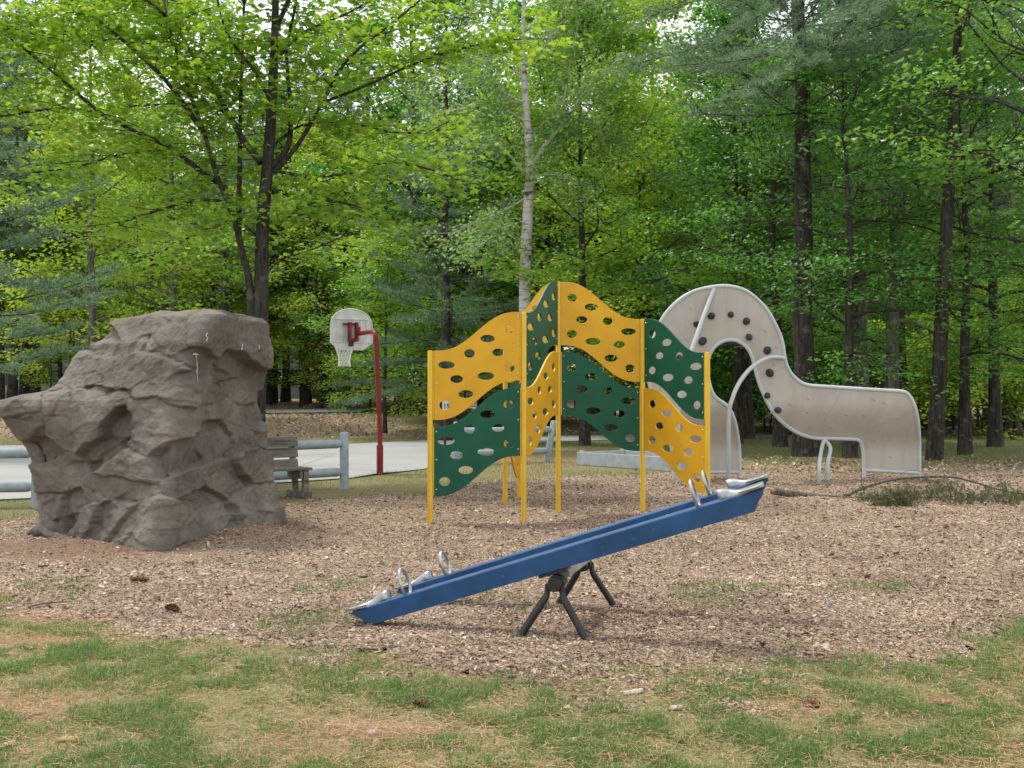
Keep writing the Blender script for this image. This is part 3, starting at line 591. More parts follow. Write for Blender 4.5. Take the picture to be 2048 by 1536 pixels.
# ================================================================== SEESAW
def build_seesaw():
    C = Vector((.246, 7.377, .56)); yaw, pit = -.263, .317; s = .88
    root = empty('seesaw', (C.x, C.y, 0), 0, 'blue twin board seesaw with metal seats, left end on the wood chips', 'seesaw')
    Rz = Matrix.Rotation(yaw, 4, 'Z'); beam = Matrix.Translation((0, 0, C.z)) @ Rz @ Matrix.Rotation(-pit, 4, 'Y')
    def part(mb, name, mat, parent=root, angle=40, M4=beam, smooth=True):
        mb.v = [tuple(M4 @ Vector(v)) for v in mb.v]; return mb.build(name, mat, parent, smooth, angle)
    Lh, hh, wd = 1.475, .118, .15
    for wy in (0, s):
        # board: a folded channel, end cut to a slanting toe
        y0, y1 = wy-wd/2, wy+wd/2; mb = MB()
        def pl(y): return [(-Lh, y, 0), (Lh, y, 0), (Lh-.09, y, -hh), (-Lh+.13, y, -hh)]
        for ya, yb in ((y0, y0+.008), (y1-.008, y1)):
            a, b = pl(ya), pl(yb); mb.add(a+b, [(0, 1, 2, 3)[::-1], (4, 5, 6, 7), (0, 4, 5, 1)[::-1], (1, 5, 6, 2)[::-1], (2, 6, 7, 3)[::-1], (3, 7, 4, 0)[::-1]])
        a = [(-Lh, y0+.0085, -.004), (Lh, y0+.0085, -.004), (Lh, y1-.0085, -.004), (-Lh, y1-.0085, -.004)]; b = [(x, y, z-.01) for x, y, z in a]
        mb.add(a+b, [(0, 1, 2, 3), (7, 6, 5, 4), (0, 4, 5, 1), (1, 5, 6, 2), (2, 6, 7, 3), (3, 7, 4, 0)])
        for sgn in (-1, 1):   # closed toe plates
            xt, xb = (Lh-.004, Lh-.094) if sgn > 0 else (-Lh+.004, -Lh+.134)
            a = [(xt, y0+.0085, -.006), (xt, y1-.0085, -.006), (xb, y1-.0085, -hh+.002), (xb, y0+.0085, -hh+.002)]; b = [(x-sgn*.01, y, z) for x, y, z in a]
            mb.add(a+b, [(0, 1, 2, 3), (7, 6, 5, 4), (0, 4, 5, 1), (1, 5, 6, 2), (2, 6, 7, 3), (3, 7, 4, 0)])
        bo = part(mb, 'board', M['blue'], smooth=False)
        for yy in (y0+.012, y1-.012):
            part(MB().tube([(-Lh+.02, yy, .002), (0, yy, .002), (Lh-.02, yy, .002)], .011, 8), 'top_edge', M['blue_rim_lit'], bo)
        for sgn in (-1, 1):
            # seat: a dished cast pan, wide at the tail and narrow towards the rider's front
            xs = np.linspace(0, 1, 17); mbs = MB(); rows = []
            for t in xs:
                x = sgn*(Lh+.012-t*.30); hw = .115-.062*ss(.2, .75, t)+.012*ss(.85, 1, t)-.045*(1-ss(0, .12, t))-.02*ss(.96, 1, t)
                zc = .050+.022*ss(.55, .95, t)+.004*(1-ss(0, .25, t)); row = []
                for q in np.linspace(-1, 1, 11): row.append((x, wy+q*hw, zc-.012*(1-q*q)*(1-ss(.5, .8, t))-.022*abs(q)**4+.008*(1-abs(q)**2)*ss(.5, .8, t)))
                for q in np.linspace(1, -1, 9): row.append((x, wy+q*hw*.96, zc-.036-.016*ss(.25, .7, t)-.004*(1-q*q)))
                rows.append(row)
            nR = len(rows[0]); V = [p for r in rows for p in r]; Fq = [(i*nR+j, i*nR+(j+1) % nR, (i+1)*nR+(j+1) % nR, (i+1)*nR+j) for i in range(16) for j in range(nR)]
            Fq += [tuple(range(nR-1, -1, -1)), tuple(16*nR+j for j in range(nR))]
            if sgn < 0: Fq = [f[::-1] for f in Fq]
            mbs.add(V, [f[::-1] for f in Fq]); part(mbs, 'seat', M['cast'], angle=60)
            # handle: upright D loop standing across the board
            hx = sgn*1.05; a = np.linspace(0, 2*math.pi, 30, endpoint=False)
            loop = [(hx, wy+.078*math.sin(t)*(1+.12*math.cos(t)), .090-.096*math.cos(t)) for t in a]
            part(MB().tube(loop, .0115, 9, closed=True), 'handle', M['cast'])
    # cross channel and pipe pivot
    part(MB().box((.02, s/2, -.16), (.12, s-.12, .07), bev=.006), 'cross_channel', M['channel'], smooth=False)
    for wy in (-.0, s):
        part(MB().box((0, wy, -.1305), (.2, .13, .022), bev=.004), 'mount_plate', M['black'], smooth=False)
    level = Matrix.Translation((0, 0, C.z)) @ Rz
    ax = (.06, -.195)
    for ya, yb in ((-.12, .12), (s-.12, s+.10)): part(MB().tube([(ax[0], ya, ax[1]), (ax[0], (ya+yb)/2, ax[1]), (ax[0], yb, ax[1])], .045, 18), 'pivot_pipe', M['black'], M4=level)
    for wy in (-.02, s):
        part(MB().tube([(ax[0], wy-.03, ax[1]), (ax[0], wy+.03, ax[1])], .056, 18), 'pivot_clamp', M['black'], M4=level)
    for wy, sp_ in ((-.085, -.06), (s+.06, .06)):
        for sg in (-1, 1):
            z0 = -C.z-.03
            pts = spline([(ax[0]+sg*.050, wy, ax[1]+.0), (ax[0]+sg*.054, wy, ax[1]-.07), (ax[0]+sg*.10, wy+sp_*.3, ax[1]-.15), (ax[0]+sg*.255, wy+sp_, z0)], 6)
            n = len(pts); part(MB().tube(pts, np.interp(np.arange(n), [0, n*.3, n*.45, n-1], [.017, .020, .025, .026]), 10), 'leg', M['black'], M4=level)
build_seesaw()

# ================================================================== FENCES, BENCH, SANDBOX
def fence(posts, label, hp=1.0, rails=(.78, .28), lean=None):
    p0 = posts[0]; root = empty('rail_fence', (p0[0], p0[1], 0), 0, label, 'fence'); o3 = np.array([p0[0], p0[1], 0])
    tops = []
    for i, (x, y) in enumerate(posts):
        dx = (lean or {}).get(i, (0, 0)); b = np.array([x, y, -.1])-o3; t = np.array([x+dx[0], y+dx[1], hp])-o3
        pts = [b, b*.5+t*.5, t-[0, 0, .02], t-[0, 0, .004], t]; MB().tube(pts, [.085, .08, .078, .066, .03], 16).build('post', M['fence'], root); tops.append((b, t))
    for i in range(len(posts)-1):
        for rz in rails:
            f_ = (rz+.1)/(hp+.1); a = tops[i][0]*(1-f_)+tops[i][1]*f_; b = tops[i+1][0]*(1-f_)+tops[i+1][1]*f_; d = (b-a)/np.linalg.norm(b-a)
            q = [a+d*.05, a+d*.08, a+d*.14, (a+b)/2+[0, 0, -.008], b-d*.14, b-d*.08, b-d*.05]
            MB().tube(q, [.045, .055, .078, .08, .078, .055, .045], 14).build('rail', M['fence'], root)
fence([(-12.6, 15.9), (-9.8, 16.0), (-7.03, 16.3), (-5.0, 17.9), (-2.98, 19.55)], 'blue grey round rail fence running behind the boulder and bench', .99)
fence([(-1.32, 26.3), (.86, 27.8)], 'short blue grey rail fence with leaning end post behind the panels', 1.02, (.80, .26), {1: (.20, .0)})

def build_bench():
    root = empty('park_bench', (-3.42, 17.85, 0), R(40), 'weathered grey wooden bench half hidden behind the boulder', 'bench')
    # local: length along -x (end at x=0), front towards -y
    Ln = 1.5; tilt = Matrix.Rotation(R(-12), 3, 'X')
    for k, z in enumerate((.52, .70, .88)):
        MB().box((-Ln/2+.05, .20+.035*(z-.45)*5*.25, z), (Ln, .04, .15), tilt, .006).build('back_slat', M['wood'], root, False)
    for k, y in enumerate((-.16, -.005, .145)):
        MB().box((-Ln/2+.05, y, .455), (Ln+.06, .145, .04), None, .006).build('seat_slat', M['wood'], root, False)
    for x in (-.02, -Ln+.18):
        MB().box((x, -.17, .22), (.09, .09, .43), None, .005).build('leg', M['wood'], root, False)
        MB().box((x-.002, .20, .42), (.075, .085, .95), tilt, .005).build('leg', M['wood'], root, False)
        MB().box((x-.085, .01, .36), (.045, .44, .13), None, .005).build('seat_bearer', M['wood'], root, False)
        MB().box((x-.003, .02, .035), (.10, .66, .10), None, .006).build('foot_beam', M['wood'], root, False)
build_bench()

def build_sandbox():
    a = np.array([1.58, 26.5]); b = np.array([3.62, 24.0]); root = empty('sandbox', (a[0], a[1], 0), 0, 'low pale blue grey timber sandbox behind the climbing panels', 'sandbox')
    d = b-a; L = np.linalg.norm(d); d /= L; n = np.array([-d[1], d[0]]) if False else np.array([d[1]*-1, d[0]]); n = n if n[1] > 0 else -n; W = 1.5; h = .31
    rot = Matrix.Rotation(math.atan2(d[1], d[0]), 3, 'Z')
    def bd(c, size, nm, mt='box_paint'): MB().box((*c, h/2-.02), size, rot, .008).build(nm, M[mt], root, False)
    bd(d*L/2, (L, .05, h), 'side_board'); bd(d*L/2+n*W, (L, .05, h), 'side_board'); bd(n*W/2+d*.026, (.05, W-.056, h-.004), 'end_board'); bd(n*W/2+d*(L-.026), (.05, W-.056, h-.004), 'end_board')
    MB().box((*(d*L/2+n*W/2), .05), (L-.11, W-.06, .1), rot).build('sand', M['leaflitter'] if False else M['ground'], root, False)
    for q in (d*.08+n*.07, d*(L-.08)+n*.07, d*.08+n*(W-.07), d*(L-.08)+n*(W-.07)): MB().box((*q, h/2+.005), (.085, .085, h+.02), rot, .006).build('corner_post', M['box_paint'], root, False)
build_sandbox()

# ================================================================== BASKETBALL HOOP
def build_hoop():
    x0, y0 = (760-1024)/F*23.0, 23.0
    root = empty('basketball_hoop', (x0, y0, 0), 0, 'white fan shaped basketball backboard seen from behind on dark red pole', 'basketball hoop')
    th = R(28); nv = np.array([-math.sin(th), math.cos(th), 0]); rt = np.array([math.cos(th), math.sin(th), 0]); up = np.array([0, 0, 1.])
    ztop = CH-(662-YH)/F*23; bx = -.085
    pole = spline([(0, 0, -.15), (0, 0, .7), (bx*.5, 0, 1.9), (bx, 0, ztop-.2)], 6); pole = np.vstack([pole, [np.array([bx, 0, ztop-.2])+np.array([0, 0, .2*math.sin(a)])+nv*.2*(1-math.cos(a)) for a in np.linspace(.3, math.pi/2, 6)]])
    tip = np.array([bx, 0, ztop])+nv*1.0; pole = np.vstack([pole, [tip]])
    MB().tube(pole, .050, 16).build('pole', M['red'], root)
    MB().tube([(0, 0, -.1), (0, 0, .60), (0, 0, .61)], [.070, .070, .056], 16).build('ground_sleeve', M['red'], root)
    bc = np.array([bx, 0, 0])+nv*1.14-rt*.13; bc[2] = CH-(660-YH)/F*24.05
    def bp(u, v, o=0): return bc+rt*u+up*v+nv*o
    # fan outline
    pts = []; hw, top, bot = .47, .45, -.43
    for a in np.linspace(0, math.pi, 21): pts.append((hw*math.cos(a), .10+(top-.10)*math.sin(a)**.9 if math.sin(a) > 0 else .10))
    pts = [(hw, -.28)]+[(hw*math.cos(a), .06+(top-.06)*max(0, math.sin(a))**.85) for a in np.linspace(0, math.pi, 25)]+[(-hw, -.28), (-.26, bot), (.26, bot)]
    n = len(pts); mb = MB(); V = [bp(u, v, 0) for u, v in pts]+[bp(u, v, .035) for u, v in pts]
    mb.add(V, [tuple(range(n-1, -1, -1)), tuple(range(n, 2*n))]+[(i, (i+1) % n, n+(i+1) % n, n+i) for i in range(n)]); board = mb.build('backboard', M['board_white'], root, False)
    rimp = [bp(u, v, -.0) for u, v in pts]; MB().tube(rimp, .018, 7, closed=True).build('board_flange', M['board_white'], board)
    rot = Matrix((rt, nv, up)).transposed()
    MB().box(bp(0, .225, -.014), (.78, .026, .02), rot).build('stiffening_rib', M['board_white'], board, False); MB().box(bp(0, -.27, -.014), (.88, .026, .02), rot).build('stiffening_rib', M['board_white'], board, False)
    for u in (-.34, -.2, .2, .34): MB().box(bp(u, -.02, -.006), (.012, .46, .012) if False else (.012, .012, .46), rot).build('stiffening_rib', M['board_white'], board, False)
    for u in (-.07, .09): MB().box(bp(u, -.05, -.075), (.055, .11, .42), rot, .006).build('bracket_upright', M['red'], root, False)
    MB().box(bp(.01, -.22, -.07), (.2, .10, .05), rot, .005).build('bracket_crossbar', M['red'], root, False); MB().box(bp(-.06, .12, -.05), (.30, .05, .045), rot, .005).build('bracket_crossbar', M['red'], root, False)
    MB().box(bp(.11, -.02, -.13), (.09, .03, .16), rot, .005).build('pole_plate', M['red'], root, False)
    MB().box(bp(-.02, -.30, -.03), (.10, .05, .12), rot, .005).build('rim_mount', M['black'], root, False)
    rc = bp(-.02, -.33, .035+.15+.225); a = np.linspace(0, 2*math.pi, 28, endpoint=False); r = .225
    MB().tube([rc+np.array([r*math.cos(t), r*math.sin(t), 0]) for t in a], .011, 8, closed=True).build('rim', M['orange'], root)
    MB().tube([bp(-.02, -.34, 0), bp(-.02, -.335, .19)], .02, 8).build('rim_neck', M['orange'], root)
    mb = MB(); prof_r = [.222, .185, .155, .135, .125, .128, .14]; prof_z = [-.01, -.09, -.17, -.25, -.33, -.40, -.46]
    for k in range(12):
        for sg in (-1, 1):
            mb.tube([rc+np.array([prof_r[i]*math.cos(2*math.pi*(k+sg*i*.5)/12), prof_r[i]*math.sin(2*math.pi*(k+sg*i*.5)/12), prof_z[i]]) for i in range(7)], .006, 5)
    mb.build('net', M['net'], root)
build_hoop()

# ================================================================== SPEED SIGN, BUILDING
def build_sign():
    d = 34.5; x = (890-1024)/F*d; root = empty('road_sign', (x, d, 0), R(6), 'small white sign reading 15 glimpsed through a panel hole', 'sign')
    MB().tube([(0, 0, -.1), (0, 0, 1.55)], .045, 12).build('post', M['brown_post'], root)
    MB().box((.085, -.055, 1.40), (.34, .02, .46), None, .004).build('plate', M['sign'], root, False)
    cu = bpy.data.curves.new('t', 'FONT'); cu.body = '15'; cu.size = .21; cu.offset = .005; cu.extrude = .002; cu.align_x = 'CENTER'; tmp = bpy.data.objects.new('t', cu); COL.objects.link(tmp)
    me = bpy.data.meshes.new_from_object(tmp.evaluated_get(bpy.context.evaluated_depsgraph_get())); bpy.data.objects.remove(tmp); me.materials.clear()
    o = mobj('number', me, M['sign_black'], root); o.rotation_euler = (R(90), 0, 0); o.location = (.045, -.069, 1.26)
build_sign()
def build_building():
    D = 84.0; X = lambda px: (px-1024)/F*D; z0 = gz1(-20, D)-.2
    root = empty('grey_building', (X(300), D, z0), 0, 'long grey sided two storey building behind the trees', 'building'); o3 = np.array([X(300), D, z0])
    def bx(x0, x1, za, zb, y0, y1, nm, mt, par=root): return MB().box(((x0+x1)/2-o3[0], (y0+y1)/2-D, (za+zb)/2), (x1-x0, y1-y0, zb-za), None, .01).build(nm, M[mt], par, False)
    bx(X(-60), X(618), 0, 8.4, D, D+9, 'wall', 'siding'); bx(X(618), X(700), 0, 4.6, D-.3, D+9, 'brick_wall', 'brick')
    r = bx(X(-75), X(635), 8.4, 8.8, D-.9, D+9.9, 'roof', 'roof'); bx(X(615), X(712), 4.6, 4.9, D-.9, D+9.6, 'porch_roof', 'roof')
    for px in range(-52, 618, 9): bx(X(px)-.03, X(px)+.03, .02, 8.38, D-.035, D-.001, 'siding_batten', 'siding')
    wins = [(528, 1.3, .75), (553, 1.3, .75), (600, 1.2, 1.5), (20, 1.2, .8), (75, 1.5, 2.2), (480, 1.3, .8), (160, 1.3, .8), (230, 1.3, .8), (310, 1.3, .8), (400, 1.3, .8)]
    for px, z, wd in wins+[(p, 4.9, 1.0) for p in (20, 90, 160, 230, 310, 400, 480, 545, 595)]:
        x = X(px); f_ = bx(x-wd/2-.09, x+wd/2+.09, z-.09, z+1.29, D-.07, D-.002, 'window', 'trim'); bx(x-wd/2, x+wd/2, z, z+1.2, D-.085, D-.071, 'pane', 'window', f_)
    bx(X(12)-.5, X(12)+.5, .1, 2.3, D-.08, D-.002, 'door', 'trim')
build_building()

# ================================================================== TREES
MAPLE_T = np.array([(0, -.06), (.16, -.30), (.20, -.02), (.50, .02), (.33, .20), (.42, .48), (.16, .40), (0, .78), (-.16, .40), (-.42, .48), (-.33, .20), (-.50, .02), (-.20, -.02), (-.16, -.30)])
MAPLE_T = MAPLE_T[[0, 1, 3, 4, 5, 6, 7, 8, 9, 10, 11, 13]]
QUAD_T = np.array([(0, -.5), (.34, .0), (0, .55), (-.34, .0)])
def leaf_cards(name, C, size, rng, tmpl=QUAD_T, tilt=.55, droop=.25, outward=None, clump=None):
    """one small polygon per leaf"""
    n = len(C); az = rng.uniform(0, 2*np.pi, n); nrm = np.stack([rng.normal(0, tilt, n), rng.normal(0, tilt, n), np.ones(n)], 1)
    if outward is not None: nrm = nrm+outward
    nrm /= np.linalg.norm(nrm, axis=1)[:, None]
    d = np.stack([np.cos(az), np.sin(az), -droop*np.ones(n)], 1); u = np.cross(d, nrm); u /= np.linalg.norm(u, axis=1)[:, None]+1e-9; vv = np.cross(nrm, u)
    s = size*rng.uniform(.65, 1.25, n); k = len(tmpl)
    V = C[:, None]+s[:, None, None]*(tmpl[None, :, :1]*u[:, None]+tmpl[None, :, 1:]*vv[:, None])
    V = V-nrm[:, None]*(s[:, None, None]*.35*np.abs(tmpl[None, :, :1]))          # slight fold along the midrib
    r = rng.uniform(0, 1, n)*.75+(.25*clump if clump is not None else .125)
    return np_mesh(name, V.reshape(-1, 3), [np.arange(n*k).reshape(n, k)], np.clip(r, 0, 1))
class Wood:
    def __init__(s): s.V = []; s.Q = []; s.n = 0
    def add(s, pts, rad, k=6):
        V, Q, _ = tube(pts, rad, k); s.V.append(V); s.Q.append(Q+s.n); s.n += len(V)
    def mesh(s, name): return np_mesh(name, np.concatenate(s.V), [np.concatenate(s.Q)], smooth=True)
def grow(rng, p, d, L, n=4, curl=.25, up=.0):
    d = np.array(d, float); d /= np.linalg.norm(d); pts = [np.array(p, float)]
    for i in range(n):
        d = d+rng.normal(0, curl, 3)*.5+[0, 0, up]; d /= np.linalg.norm(d); pts.append(pts[-1]+d*L/n)
    return np.array(pts)
def make_decid(seed, H, Rc, cb, r0, nl, per, lsize, spread=.62, flat=.30, upang=(15, 55), nsub=6, tmpl=QUAD_T):
    rng = np.random.default_rng(seed); W = Wood(); T = Wood(); cen = []; clump = []
    nz = 10; zt = np.linspace(0, H*.96, nz); wob = np.cumsum(rng.normal(0, .10, (nz, 2)), 0)*np.linspace(0, 1, nz)[:, None]
    tr = np.stack([wob[:, 0], wob[:, 1], zt], 1); rad = r0*(1-zt/H*.93); rad[0] *= 1.3
    pts = spline(tr, 3); rr = np.interp(np.linspace(0, 1, len(pts)), np.linspace(0, 1, nz), rad); W_pts = np.vstack([pts[0]-[0, 0, .3], pts]); T.add(W_pts, np.concatenate([[rr[0]*1.15], rr]), 9)
    for i in range(nl):
        h = cb+(H*.93-cb)*((i+rng.uniform(.1, .9))/nl)**.9; az = i*2.399+rng.uniform(-.4, .4); q = (h-cb)/(H-cb)
        rp = Rc*(.35+.75*math.sin(min(1, .28+q*.8)*math.pi)**.8)*rng.uniform(.75, 1.15); pa = R(np.interp(q, [0, 1], upang)+rng.uniform(-10, 10))
        p0 = np.array([np.interp(h, zt, tr[:, 0]), np.interp(h, zt, tr[:, 1]), h]); d = np.array([math.cos(az)*math.cos(pa), math.sin(az)*math.cos(pa), math.sin(pa)])
        lp = grow(rng, p0, d, rp, 5, .28, -.02); rl = np.interp(h, zt, rad)*.42; W.add(lp, np.linspace(rl, .012, 6), 5)
        for k in range(nsub):
            t = rng.uniform(.3, 1.0); a = lp[min(4, int(t*5))]; b = lp[min(5, int(t*5)+1)]; s0 = a+(b-a)*(t*5-int(t*5)); dd = (b-a)/np.linalg.norm(b-a)+rng.normal(0, .75, 3)*[1, 1, .45]
            sp = grow(rng, s0, dd, rp*rng.uniform(.22, .45), 3, .3); W.add(sp, np.linspace(.02, .006, 4), 4)
            for e in (sp[-1], sp[2]):
                m = max(3, int(per*rng.uniform(.6, 1.3))); g = rng.normal(0, 1, (m, 3)); g = g/np.maximum(1, np.linalg.norm(g, axis=1)/1.7)[:, None]
                sg = spread*rng.uniform(.7, 1.25); cen.append(e+g*[sg, sg, sg*flat]); clump.append(np.full(m, rng.uniform(0, 1)))
    cen = np.concatenate(cen); clump = np.concatenate(clump); axis = cen*[1, 1, 0]; out = axis/(np.linalg.norm(axis, axis=1)[:, None]+1e-6)*.25
    return T.mesh('trunk'), W.mesh('limbs'), leaf_cards('crown', cen, lsize, rng, tmpl, outward=out, clump=clump)
def tufts(name, C, D, rng, k=9, ln=.2, wd=.016, clump=None, spread=.75):
    """needle tufts: k thin triangles fanning round a direction"""
    n = len(C); C = np.repeat(C, k, 0); D = np.repeat(D, k, 0)
    d = D+rng.normal(0, spread, (n*k, 3)); d /= np.linalg.norm(d, axis=1)[:, None]; L = ln*rng.uniform(.65, 1.2, n*k)[:, None]
    s = np.cross(d, rng.normal(0, 1, (n*k, 3))); s /= np.linalg.norm(s, axis=1)[:, None]
    V = np.stack([C-s*wd, C+s*wd, C+d*L], 1).reshape(-1, 3)
    r = rng.uniform(0, .6, n*k)+.4*np.repeat(clump if clump is not None else rng.uniform(0, 1, n), k)
    return np_mesh(name, V, [np.arange(n*k*3).reshape(-1, 3)], r)
def plume(rng, W, pts, r0, cen, dirs, cl, dens=1.0, side=.55, start=.3):
    """a pine branch with side twigs carrying tufts"""
    W.add(pts, np.linspace(r0, .008, len(pts)), 5); n = len(pts); Ltot = np.linalg.norm(np.diff(pts, axis=0), axis=1).sum(); m = int(Ltot*3.4*dens)+3
    for j in range(m):
        t = start+(1-start)*(j+.5)/m; f_ = t*(n-1); i = min(n-2, int(f_)); p = pts[i]+(pts[i+1]-pts[i])*(f_-i); a = pts[i+1]-pts[i]; a /= np.linalg.norm(a)
        sd = np.cross(a, [0, 0, 1]); sd /= np.linalg.norm(sd)+1e-6; d = a*.75+sd*(1 if j % 2 else -1)*rng.uniform(.6, 1.1)+[0, 0, rng.uniform(-.15, .25)]; d /= np.linalg.norm(d)
        L = Ltot*side*rng.uniform(.35, .7)*(1.15-t*.8)+.18; q = max(3, int(L/.12)); c = rng.uniform(0, 1); W.add(np.array([p, p+d*L]), [.008, .004], 3)
        for s in np.linspace(.25, 1, q): cen.append(p+d*L*s+rng.normal(0, .035, 3)); dirs.append(d*.8+[0, 0, .35]); cl.append(c)
def make_pine(seed, H, Rc, cb, r0, nb=5, dz=.85, dens=1.0, k=9, ln=.22, wd=.017, droop=-.1):
    rng = np.random.default_rng(seed); T = Wood(); W = Wood(); cen = []; dirs = []; cl = []
    zt = np.linspace(0, H, 14); wob = np.cumsum(rng.normal(0, .05, (14, 2)), 0); tr = np.stack([wob[:, 0], wob[:, 1], zt], 1); rad = r0*(1-zt/H*.94); rad[0] *= 1.35
    T.add(np.vstack([tr[0]-[0, 0, .3], tr]), np.concatenate([[rad[0]*1.1], rad]), 10); h = cb
    while h < H*.97:
        q = (h-cb)/(H-cb); n = nb if q < .8 else nb-1; a0 = rng.uniform(0, 6.28)
        for i in range(n):
            az = a0+i*2*math.pi/n+rng.uniform(-.35, .35); L = Rc*(1-q*.82)*rng.uniform(.6, 1.12); el = R(np.interp(q, [0, 1], [-4, 40])+rng.uniform(-10, 10))
            p0 = np.array([np.interp(h, zt, tr[:, 0]), np.interp(h, zt, tr[:, 1]), h+rng.uniform(-.15, .15)]); d = [math.cos(az)*math.cos(el), math.sin(az)*math.cos(el), math.sin(el)]
            plume(rng, W, grow(rng, p0, d, L, 5, .12, .05+droop*.1), .03*(1-q*.6), cen, dirs, cl, dens)
        h += dz*rng.uniform(.8, 1.2)
    for i in range(10):   # dead lower snags
        z = rng.uniform(1.5, max(2, cb)); az = rng.uniform(0, 6.28); W.add(grow(rng, [0, 0, z], [math.cos(az), math.sin(az), rng.uniform(-.2, .2)], rng.uniform(.5, 1.6), 3, .2), [.018, .012, .008, .004], 4)
    return T.mesh('trunk'), W.mesh('limbs'), tufts('crown', np.array(cen), np.array(dirs), rng, k, ln, wd, np.array(cl))
def tree(name, meshes, loc, rz, scale, mats, label, cat='tree', group=None):
    root = empty(name, loc, rz, label, cat, group); s = scale if isinstance(scale, tuple) else (scale,)*3; root.scale = s
    for nm, me, mt in zip(('trunk', 'limbs', 'crown'), meshes, mats):
        o = bpy.data.objects.new(nm, me); link(o, root)
        if len(me.materials) == 0: me.materials.append(M[mt])
        o.material_slots[0].link = 'OBJECT'; o.material_slots[0].material = M[mt]
    return root
def gp3(px, d): x = (px-1024)/F*d; return (x, d, gz1(x, d)-.05)

# --- the big maple behind the boulder, limbs placed one by one
def build_maple():
    rng = np.random.default_rng(11); D = 20.6; base = P(512, 975, D); base[2] = 0; T = Wood(); W = Wood(); cen = []; cl = []
    def w(q, dy=0): return P(q[0], q[1], D+dy)-base
    trunk = [np.array([0, 0, -.3]), np.array([0, 0, .05])]+[w(q) for q in ((513, 850), (518, 700), (522, 600), (524, 450), (534, 330), (545, 150), (549, 0), (552, -220), (556, -430))]
    t = spline(trunk, 4); T.add(t, np.interp(np.linspace(0, 1, len(t)), [0, .1, .35, .6, .8, 1], [.25, .185, .145, .11, .065, .02]), 14)
    limbs = [([(505, 640), (497, 560), (485, 510), (465, 430), (432, 350), (405, 260), (372, 170), (338, 60), (310, -80)], .08, -.6, .3),
             ([(476, 470), (477, 400), (478, 300), (481, 150), (486, 0), (492, -140)], .062, .5, .3), ([(520, 325), (480, 270), (430, 180), (372, 90), (330, 0), (300, -90)], .07, .9, .3),
             ([(440, 365), (405, 345), (340, 295), (270, 262), (200, 225), (130, 165), (50, 100), (-40, 30)], .06, -1.6, .15), ([(405, 262), (330, 160), (240, 75), (170, 20), (90, -40)], .05, -2.3, .2),
             ([(345, 80), (300, 20), (275, -60)], .04, .6, .3), ([(540, 335), (575, 290), (580, 215), (572, 100), (590, 0), (600, -120)], .064, .8, .3), ([(548, 345), (600, 280), (650, 190), (700, 110), (800, 30), (880, -40)], .05, -1.2, .25),
             ([(530, 455), (575, 435), (600, 415), (660, 400), (740, 420)], .028, -1.8, .2), ([(545, 340), (620, 352), (700, 345), (760, 325), (850, 335), (930, 365)], .032, -2.2, .25), ([(640, 205), (740, 165), (840, 120), (940, 90), (1040, 75)], .032, -2.0, .25),
             ([(450, 400), (380, 402), (300, 425), (225, 450)], .028, -2.0, .2), ([(345, 298), (250, 305), (160, 330), (60, 345)], .026, -1.9, .2), ([(478, 250), (430, 215), (360, 205), (270, 210), (190, 210)], .026, 1.6, .2),
             ([(545, 120), (610, 60), (700, 20), (800, -40)], .035, 1.5, .2), ([(534, 300), (600, 250), (700, 245), (800, 265), (890, 255)], .028, 1.4, .2), ([(520, 480), (470, 440), (400, 465), (330, 500)], .022, 1.2, .3),
             ([(200, 225), (120, 215), (40, 225), (-60, 240)], .022, -2.2, .2), ([(240, 75), (140, 80), (40, 60), (-60, 40)], .022, -2.6, .2), ([(524, 560), (560, 520), (620, 500), (690, 470)], .018, 1.0, .3), ([(540, 200), (500, 130), (450, 60), (420, -60)], .04, -1.2, .2),
             ([(548, 60), (600, -60), (660, -200)], .05, -.8, .1), ([(330, 30), (220, -60), (120, -160)], .04, -.5, .1), ([(486, 0), (440, -120), (420, -260)], .04, .5, .1)]
    for pts, r0, dy, st in limbs:
        n = len(pts); ps = spline([w(q, dy*(i/(n-1))**1.1) for i, q in enumerate(pts)], 5); m = len(ps); (T if r0 > .059 else W).add(ps, np.linspace(r0, .014, m), 8)
        Lt = np.linalg.norm(np.diff(ps, axis=0), axis=1).sum(); k = int(Lt*5.4)
        for j in range(k):
            t = st+(1-st)*(j+rng.uniform(0, 1))/k; f_ = t*(m-1); i = min(m-2, int(f_)); p = ps[i]+(ps[i+1]-ps[i])*(f_-i); d = (ps[i+1]-ps[i]); d /= np.linalg.norm(d)
            d = d*.5+rng.normal(0, .8, 3)*[1, 1.2, .35]; d[2] = d[2]*.5+.05; sp = grow(rng, p, d, rng.uniform(.5, 1.35), 3, .3, -.06); W.add(sp, [.011, .008, .005, .003], 4); c = rng.uniform(0, 1)
            for e, q in ((sp[1], 7), (sp[2], 12), (sp[3], 17)):
                q = int(q*rng.uniform(.7, 1.4)); cen.append(e+rng.normal(0, 1, (q, 3))*[.25, .25, .085]-[0, 0, .03]); cl.append(np.full(q, c))
    cen = np.concatenate(cen); cl = np.concatenate(cl); print('maple leaves', len(cen))
    crown = leaf_cards('crown', cen, .135, rng, MAPLE_T, .42, .35, clump=cl)
    return tree('maple_tree', (T.mesh('trunk'), W.mesh('limbs'), crown), tuple(base), 0, 1.0, ('bark_maple', 'bark_maple', 'leaf_maple'), 'large fork trunked maple with fresh green leaves behind the boulder')
build_maple()
